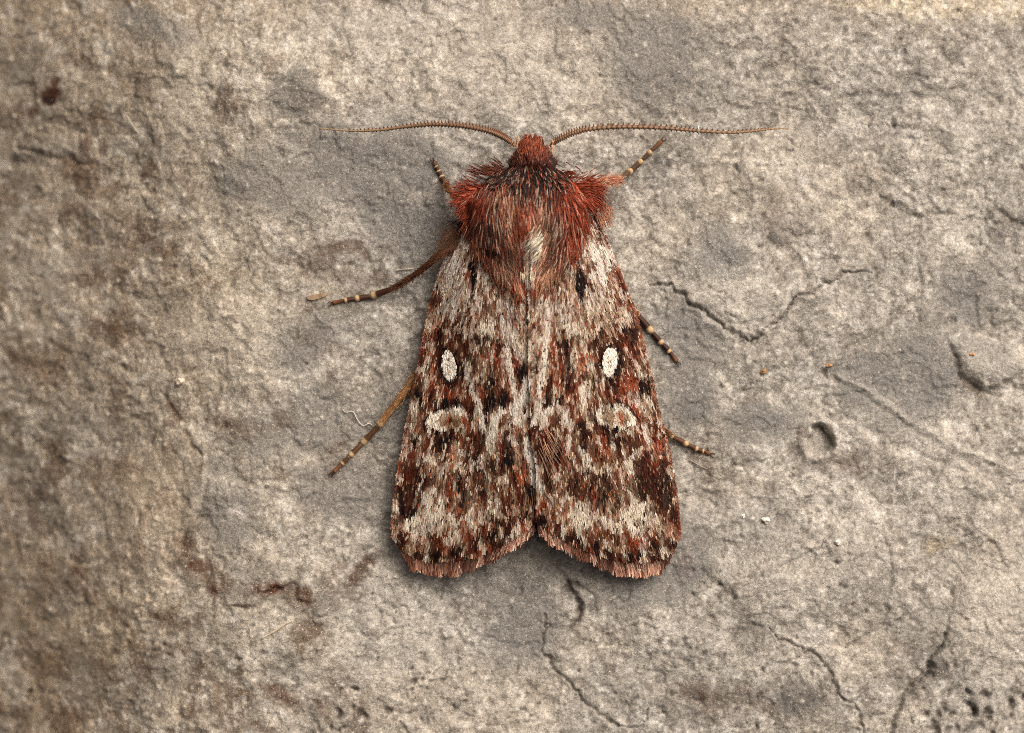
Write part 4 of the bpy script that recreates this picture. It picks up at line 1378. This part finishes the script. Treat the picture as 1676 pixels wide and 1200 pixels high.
# head: bright rust hair combed forward
n = 1500
R = np.stack([fr.uniform(842, 902, n), fr.uniform(232, 274, n)], -1)
kx = np.interp(R[:, 1], [232, 245, 260, 274], [10, 19, 27, 38])
R[:, 0] = 871 + (R[:, 0] - 872) / 30 * kx
dv = np.stack([(R[:, 0] - 871) / 55, np.full(n, -1.0)], -1) + fr.normal(0, .12, (n, 2))
c = np.tile(lin((126, 60, 36)), (n, 1)) * fr.lognormal(0, .32, (n, 1))
c = c + (lin(DRUST) - c) * sstep(14, 34, np.abs(R[:, 0] - 873))[:, None]
c = c + (lin((70, 30, 20)) - c) * sstep(258, 272, R[:, 1])[:, None]  # neck shadow painted in: head hair darkens towards the collar
tp = c * 1.25 + .01
g = fr.random(n) < .10
tp[g] = lin((226, 176, 140))
hairs('head_fur', R, dv + fr.normal(0, .12, (n, 2)), fr.uniform(7, 20, n), 1.0 * fr.uniform(.7, 1.3, n), c, tp, body, skin_z, fr.uniform(5, 12, n), clump=.5, ncl=60, srng=fr, curl=.12)
# bristly hairs down the hind inner margin of the right wing
tuft('inner_margin_hair', 893, 728, 8, 22, 34, (.42, .9), (26, 48), (150, 112, 86), (196, 160, 130), 2, parent=wingR, clump=.05, rad=.6,
     zf=lambda x, y: w_z(x, y, 1) + .006)
tuft('inner_margin_hair', 892, 812, 13, 18, 14, (.3, .95), (22, 44), (110, 78, 56), (200, 150, 120), 2, parent=wingR, clump=.1, rad=.9,
     zf=lambda x, y: w_z(x, y, 1) + .006)
tuft('inner_margin_hair', 864, 815, 8, 14, 14, (-.1, 1), (22, 38), (100, 70, 50), (196, 146, 116), 2, parent=wingL, clump=.1, rad=.9,
     zf=lambda x, y: w_z(x, y, -1) + .006)
# tip of the abdomen under the wings
n = 260
R = np.stack([fr.normal(880, 14, n), fr.uniform(800, 850, n)], -1)
c = np.tile(lin((70, 46, 36)), (n, 1)) * fr.lognormal(0, .3, (n, 1))
hairs('tail_tuft', R, np.stack([(R[:, 0] - 880) / 40, np.ones(n)], -1), fr.uniform(24, 44, n), 1.1 * np.ones(n), c, c * 1.3, body,
      lambda x, y: np.full(np.shape(x), .075), fr.uniform(0, 6, n), clump=.2, ncl=20, srng=fr)


# ------------------------------------------------------------------ eyes, feelers, legs
def ellipsoid(name, c, r, mat, col, parent, nu=20, nv=12):
    a = np.linspace(0, 2 * np.pi, nu, endpoint=False)
    b = np.linspace(-np.pi / 2 + .02, np.pi / 2 - .02, nv)
    V = np.stack([c[0] + r[0] * np.cos(b)[:, None] * np.cos(a)[None], c[1] + r[1] * np.cos(b)[:, None] * np.sin(a)[None],
                  c[2] + r[2] * np.sin(b)[:, None] + 0 * a[None]], -1)
    return build(name, V.reshape(-1, 3), grid_faces(nv, nu, wrap=True), mat, np.tile(lin(col), (nu * nv, 1)), parent)


M_EYE = mat_attr('compound_eye', 0.5, 0.4, noise=(500, .4))
for ex, ey in ((856, 270), (896, 271)):
    c = PW(ex, ey, 70 * K)
    e = ellipsoid('eye', c, (14 * K, 16 * K, 16 * K), M_EYE, (46, 30, 22), moth)


def tube(path3, rad, ns=10):
    P = np.asarray(path3, float)
    t = np.gradient(P, axis=0)
    t /= np.linalg.norm(t, axis=1, keepdims=True) + 1e-12
    up = np.array([0, 0, 1.0])
    A = np.cross(t, up)
    A /= np.linalg.norm(A, axis=1, keepdims=True) + 1e-9
    B = np.cross(A, t)
    th = np.linspace(0, 2 * np.pi, ns, endpoint=False)
    V = P[:, None] + (A[:, None] * np.cos(th)[None, :, None] + B[:, None] * np.sin(th)[None, :, None]) * np.asarray(rad)[:, None, None]
    V = V.reshape(-1, 3)
    F = grid_faces(len(P), ns, wrap=True)
    V = np.concatenate([V, P[:1], P[-1:]])
    n0 = len(V) - 2
    r = np.arange(ns)
    cap = np.concatenate([np.stack([np.full(ns, n0), (r + 1) % ns, r, r], -1)[:, :4],
                          np.stack([np.full(ns, n0 + 1), (len(P) - 1) * ns + r, (len(P) - 1) * ns + (r + 1) % ns, (len(P) - 1) * ns + (r + 1) % ns], -1)])
    return V, F, cap


def tri_build(name, V, Fq, cap, mat, col, parent):
    """quads plus cap triangles as one all-triangle mesh"""
    T = np.concatenate([Fq[:, [0, 1, 2]], Fq[:, [0, 2, 3]], cap[:, :3]])
    return build(name, V, T, mat, col, parent)


def spline(pts, n):
    P = np.asarray(pts, float)
    P = np.concatenate([[2 * P[0] - P[1]], P, [2 * P[-1] - P[-2]]])
    seg = len(P) - 3
    u = np.linspace(0, seg - 1e-6, n)
    i = u.astype(int)
    t = (u - i)[:, None]
    a, b, c, d = P[i], P[i + 1], P[i + 2], P[i + 3]
    return .5 * (2 * b + (c - a) * t + (2 * a - 5 * b + 4 * c - d) * t ** 2 + (3 * b - a - 3 * c + d) * t ** 3)


M_LIMB = mat_attr('moth_limb', 0.5, 0.25, noise=(160, .22))


def feeler(pts, zs, s):
    nseg = 64
    P2 = spline(pts, nseg * 5)
    tt = np.linspace(0, 1, len(P2))
    zz = np.interp(tt, np.linspace(0, 1, len(zs)), zs)
    r = np.interp(tt, [0, .05, .4, .75, 1], [3.3, 3.1, 2.8, 1.9, .9])
    ph = (tt * nseg) % 1
    r = r * (1 + .14 * np.sin(ph * np.pi))
    P3 = PW(P2[:, 0], P2[:, 1], zz)
    V, F, cap = tube(P3, r * K, 8)
    c = lin((138, 106, 78)) + (lin((86, 60, 42)) - lin((138, 106, 78))) * (ph < .35)[:, None]
    c = c + (lin((166, 138, 102)) - c) * sstep(.45, .95, tt)[:, None] * (.95 if s < 0 else .6)
    cc = np.concatenate([np.repeat(c, 8, 0), c[:1], c[-1:]])
    o = tri_build('antenna', V, F, cap, M_LIMB, cc, moth)
    tag(o, ('left' if s < 0 else 'right') + ' slender brown saw-toothed antenna')
    # the saw teeth: one short cone per joint on the front side
    VV, FF, CC = [], [], []
    nn = 0
    idx = (np.arange(2, nseg - 8) * 5 + 2)
    for i in idx:
        d = P2[i + 1] - P2[i - 1]
        d /= np.hypot(*d)
        nrm = np.array([d[1], -d[0]])
        if nrm[1] > 0:
            nrm = -nrm
        h = np.interp(tt[i], [0, .15, .5, .8, 1], [4.5, 7.5, 6.6, 3.6, 1.2])
        b = r[i] * .55
        w = 2.4
        base = P2[i]
        for (ox, oz, f) in ((nrm, 0.25, 1.0), (-nrm, -.5, .55)):
            p0 = base + ox * b
            tip = base + ox * (b + h * f) + d * .9
            z = zz[i]
            quad = [PW(*(p0 - d * w), z), PW(*p0, z + 1.5 * K), PW(*(p0 + d * w), z), PW(*p0, z - 1.5 * K)]
            VV += quad + [PW(*tip, z + oz * 3 * K)]
            FF += [[nn + a, nn + (a + 1) % 4, nn + 4] for a in range(4)]
            CC += [lin((120, 80, 52))] * 4 + [lin((84, 54, 36))]
            nn += 5
    t = build('antenna_teeth', np.array(VV), np.array(FF), M_LIMB, np.array(CC), o, smooth=False)
    tag(t, kind='stuff')
    # pale hair brush at the root
    return o


fl = feeler([(840, 236), (822, 224), (800, 215), (760, 207), (715, 204), (670, 207), (620, 213), (570, 214), (522, 210)], [.20, .23, .235, .22, .19, .15, .11, .07, .04], -1)
frt = feeler([(901, 238), (916, 228), (938, 218), (965, 211.5), (1010, 208), (1060, 208.5), (1110, 211.5), (1150, 215), (1200, 217), (1240, 213.5), (1270, 210.5), (1291, 211)],
             [.20, .225, .235, .235, .225, .21, .195, .175, .16, .145, .13, .12], 1)
tuft('antenna_root_hair', 842, 238, 2.5, 4, 16, (.3, -1), (9, 17), (200, 150, 112), (236, 204, 170), 6, parent=fl, zf=lambda x, y: np.full(np.shape(x), .205))
tuft('antenna_root_hair', 902, 243, 2, 5, 16, (.25, -1), (7, 14), (200, 150, 112), (236, 204, 170), 6, parent=frt, zf=lambda x, y: np.full(np.shape(x), .205))

DK = lin((70, 42, 26))
BN = lin((124, 80, 46))
PL = lin((196, 164, 120))


def leg(label, femur, tibia, joints, r_t, r0, cols, fuzz=0):
    """femur/tibia: lists of (x, y, z or None=on the stone); joints: tarsus joint points on the stone"""
    def z_of(p, r):
        return float(stone_z(p[0], p[1])) + r * K if p[2] is None else p[2]
    pts = femur + tibia
    P3 = np.array([[p[0], p[1], z_of(p, r0)] for p in pts])
    S = spline(P3, 40)
    W = PW(S[:, 0], S[:, 1], S[:, 2])
    tt = np.linspace(0, 1, 40)
    r = np.interp(tt, [0, .3, .5, .9, 1], [r_t * 1.3, r_t * 1.25, r_t, r_t * .95, r_t * 1.1])
    V, F, cap = tube(W, r * K, 10)
    c = cols[0] + (cols[1] - cols[0]) * (0.5 + .5 * np.sin(tt * 23))[:, None] * .5
    c = c + (PL - c) * sstep(.93, .98, tt)[:, None]
    lg = tri_build('leg', V, F, cap, M_LIMB, np.concatenate([np.repeat(c, 10, 0), c[:1], c[-1:]]), moth)
    tag(lg, label)
    # tarsus: five banded joints
    prev = np.array([S[-1, 0], S[-1, 1], S[-1, 2]])
    n = len(joints)
    for i, j in enumerate(joints):
        rr = r0 * (1 - .11 * i)
        q = np.array([j[0], j[1], z_of((j[0], j[1], None), rr * 1.05)])
        L = np.linspace(0, 1, 14)
        p = prev[None] + (q - prev)[None] * L[:, None]
        prof = np.interp(L, [0, .06, .3, .8, .93, 1], [.55, .82, .95, 1.12, 1.15, .7])
        V, F, cap = tube(PW(p[:, 0], p[:, 1], p[:, 2]), prof * rr * K, 10)
        dkc = cols[2]
        c = dkc + (PL - dkc) * sstep(.68, .80, L)[:, None]
        c = c + (PL * .6 - c) * (L < .05)[:, None]
        if i == n - 1:
            c = dkc + (BN - dkc) * L[:, None]
        seg = tri_build('tarsal_joint', V, F, cap, M_LIMB, np.concatenate([np.repeat(c, 10, 0), c[:1], c[-1:]]), lg)
        prev = q
        last_d = (q - p[0])
    # claw pair
    d = last_d[:2] / (np.hypot(*last_d[:2]) + 1e-9)
    nrm = np.array([-d[1], d[0]])
    VV, TT, n0 = [], [], 0
    for sgn in (-1, 1):
        a = prev[:2]
        b = a + d * 5 + nrm * sgn * 3
        e = a + d * 8 + nrm * sgn * 2
        z = prev[2]
        pp = np.array([[*a, z], [*b, z + .5 * K], [*e, float(stone_z(*e)) + .3 * K]])
        pp = spline(pp, 6)
        V, F, cap = tube(PW(pp[:, 0], pp[:, 1], pp[:, 2]), np.linspace(1.1, .4, 6) * K, 6)
        VV.append(V)
        TT.append(np.concatenate([F[:, [0, 1, 2]], F[:, [0, 2, 3]], cap[:, :3]]) + n0)
        n0 += len(V)
    VV = np.concatenate(VV)
    build('claw', VV, np.concatenate(TT), M_LIMB, np.tile(DK, (len(VV), 1)), lg)
    if fuzz:
        fuzz = int(fuzz * 1.7)
        k = fr.integers(0, 38, fuzz)
        R = S[k, :2] + fr.normal(0, r_t * .5, (fuzz, 2))
        dv = (S[np.minimum(k + 2, 39), :2] - S[k, :2]) + fr.normal(0, 1.6, (fuzz, 2))
        zk = S[:, 2]
        cc = np.tile(cols[1], (fuzz, 1)) * fr.lognormal(0, .35, (fuzz, 1))

        def zf(x, y):
            return np.repeat(zk[k][:, None], x.shape[1], 1) + r_t * .5 * K
        o = hairs('leg_hair', R, dv, fr.uniform(8, 18, fuzz), .6 * np.ones(fuzz), cc, cc * 1.4, lg, zf, fr.uniform(0, 3, fuzz), clump=0, srng=fr, seg=4)
    return lg


leg('left foreleg with banded foot peeping past the shoulder', [(775, 345, .12)], [(752, 328, .11), (736, 312, .075), (729, 300, .05)],
    [(722, 288), (717, 279), (713, 272), (710, 266)], 4.5, 4.2, (BN, BN, DK), 60)
leg('left middle leg with pale-banded foot stretched out sideways', [(775, 395, .13), (722, 415, .13)], [(697, 437, .10), (668, 457, .06), (642, 473, .03)],
    [(607, 485), (581, 489), (563, 492), (545, 496)], 5.0, 5.2, (lin((74, 42, 26)), lin((92, 56, 34)), lin((64, 36, 22))), 190)
leg('left hind leg with golden-brown shin and banded foot', [(740, 560, .05), (700, 592, .052)], [(682, 614, .055), (652, 655, .045), (620, 697, .025)],
    [(592, 727), (572, 747), (559, 760), (546, 773)], 6.2, 4.8, (lin((126, 90, 58)), lin((156, 116, 76)), lin((88, 60, 38))), 160)
leg('right foreleg with pinkish furry shin and banded foot', [(950, 330, .13), (972, 305, .14)], [(985, 297, .135), (1000, 296, .12), (1014, 294, .10)],
    [(1033, 279), (1051, 262), (1066, 247), (1083, 231)], 6.5, 4.8, (lin((196, 118, 88)), lin((214, 146, 116)), lin((92, 70, 50))), 170)
leg('right middle leg with dark pale-banded foot beside the wing edge', [(960, 480, .12), (1010, 500, .09)], [(1024, 505, .07), (1034, 510, .05), (1043, 515, .028)],
    [(1067, 544), (1084, 563), (1097, 577), (1108, 592)], 5.5, 5.2, (BN, BN, lin((58, 32, 20))), 60)
leg('right hind leg with short banded foot emerging near the wing corner', [(1000, 660, .10), (1050, 685, .07)], [(1072, 695, .05), (1085, 703, .035), (1101, 715, .024)],
    [(1126, 728), (1142, 736), (1152, 739), (1162, 743)], 5.0, 4.4, (lin((124, 88, 58)), BN, lin((86, 56, 34))), 60)
# spurs on the shins
# ------------------------------------------------------------------ loose bits on the slab
M_BIT = mat_attr('loose_debris', 0.6, 0.35, noise=(120, .2))


def fibre(name, pts, r, col, label, cat, lift=2.0, group=None):
    S = spline(np.array(pts, float), 24)
    z = stone_z(S[:, 0], S[:, 1])
    z = np.maximum(z, np.convolve(np.pad(z, 3, 'edge'), np.ones(7) / 7, 'valid')) + (r + lift) * K
    V, F, cap = tube(PW(S[:, 0], S[:, 1], z), np.interp(np.linspace(0, 1, 24), [0, .1, .9, 1], [.5, 1, 1, .4]) * r * K, 7)
    o = tri_build(name, V, F, cap, M_BIT, np.tile(lin(col), (len(V), 1)), None)
    return tag(o, label, cat, group)


def crumb(name, x, y, r, col, label, cat, flat=.7, seed=0, group=None):
    g = np.random.default_rng(seed)
    a = np.linspace(0, 2 * np.pi, 14, endpoint=False)
    b = np.linspace(-1.5, 1.5, 8)
    ph = g.uniform(0, 6, 6)
    rr = 1 + .22 * np.sin(2 * a[None] + ph[0] + b[:, None] * 2) + .16 * np.sin(3 * a[None] + ph[1] - 2 * b[:, None]) + g.normal(0, .06, (8, 14))
    z0 = float(stone_z(x, y)) + r * flat * .6 * K
    px = x + r * rr * np.cos(b)[:, None] * np.cos(a)[None]
    py = y + r * .8 * rr * np.cos(b)[:, None] * np.sin(a)[None]
    z = z0 + r * flat * K * np.sin(b)[:, None] * rr
    c = np.tile(lin(col), (8 * 14, 1)) * g.lognormal(0, .2, (112, 1))
    o = build(name, PW(px, py, z).reshape(-1, 3), grid_faces(8, 14, wrap=True)[:, ::-1], M_BIT, np.clip(c, 0, .85), None, smooth=False)
    return tag(o, label, cat, group)


# a chip of straw: a flat bent sliver
sx = np.array([(503, 487.5), (512, 487), (521, 485), (529, 483), (537, 480.5)])
wdt = np.array([2.5, 4.2, 4, 3.2, 1.2])
top, bot = [], []
for (x, y), w in zip(sx, wdt):
    z = float(stone_z(x, y))
    for q in (-1, 1):
        top.append(PW(x + .2 * q * w, y + q * w, z + (4.5 + q) * K))
        bot.append(PW(x + .2 * q * w, y + q * w, z + (2.5 + q) * K))
V = np.array(top + bot)
F = []
m = len(top)
for i in range(4):
    a = 2 * i
    F += [[a, a + 1, a + 3, a + 2], [m + a, m + a + 2, m + a + 3, m + a + 1], [a, a + 2, m + a + 2, m + a], [a + 1, m + a + 1, m + a + 3, a + 3]]
F += [[0, m, m + 1, 1], [m - 2, m - 1, 2 * m - 1, 2 * m - 2]]
straw = build('straw_chip', V, np.array(F), M_BIT, np.tile(lin((142, 118, 90)), (len(V), 1)), None, smooth=False)
tag(straw, 'thin tan chip of straw beside the tip of the left middle foot', 'straw')

fibre('thread', [(560, 669), (566, 675), (578, 674), (583, 684), (590, 694), (596, 697), (604, 693), (612, 698)], 0.9, (206, 198, 182), 'kinked white thread by the left hind foot', 'thread')
fibre('fibre', [(208, 190), (217, 205), (228, 220)], 0.9, (196, 184, 162), 'short straight white fibre high on the left', 'fibre')
fibre('fibre', [(428, 1045), (450, 1033), (466, 1022), (480, 1015)], 1.2, (216, 196, 164), 'pale fibre next to the rusty vein at lower left', 'fibre')
fibre('fibre', [(646, 443), (660, 441), (678, 440)], 1.0, (200, 186, 162), 'pale fibre just above the left middle leg', 'fibre')
fibre('fibre', [(1128, 752), (1145, 762), (1158, 768)], 0.7, (186, 172, 148), 'faint pale fibre below the right hind foot', 'fibre')
# a tiny white splinter caught on the right feeler
Vs, Fs, cp = tube(PW([1143, 1143.5, 1143], [207, 213, 220], [.205, .20, .185]), np.array([.9, 1.2, .7]) * K, 6)
o = tri_build('splinter', Vs, Fs, cp, M_BIT, np.tile(lin((238, 230, 214)), (len(Vs), 1)), None)
tag(o, 'tiny white splinter caught across the right antenna', 'splinter')
crumb('grain', 1250, 608, 4.8, (176, 130, 84), 'orange grain below the long crack, the left of the pair', 'grain', seed=1)
crumb('grain', 1357, 598, 4.6, (186, 142, 100), 'orange grain at the apex of the V-shaped groove', 'grain', seed=2)
crumb('grain', 1591, 580, 4, (196, 150, 104), 'small orange grain on the far right ledge', 'grain', seed=3)
crumb('crumb', 1254, 852, 6.5, (232, 220, 198), 'white mineral crumb right of the right wing corner', 'crumb', seed=4)
crumb('crumb', 1371, 888, 5, (230, 222, 206), 'white crumb at the upper end of the long scratch', 'crumb', seed=5)
crumb('crumb', 294, 624, 7, (214, 198, 172), 'cream crumb left of the moth above the thin brown crack', 'crumb', seed=6)
crumb('crumb', 1216, 845, 4, (232, 224, 208), 'tiny white crumb nearest the right wing corner', 'crumb', seed=7)
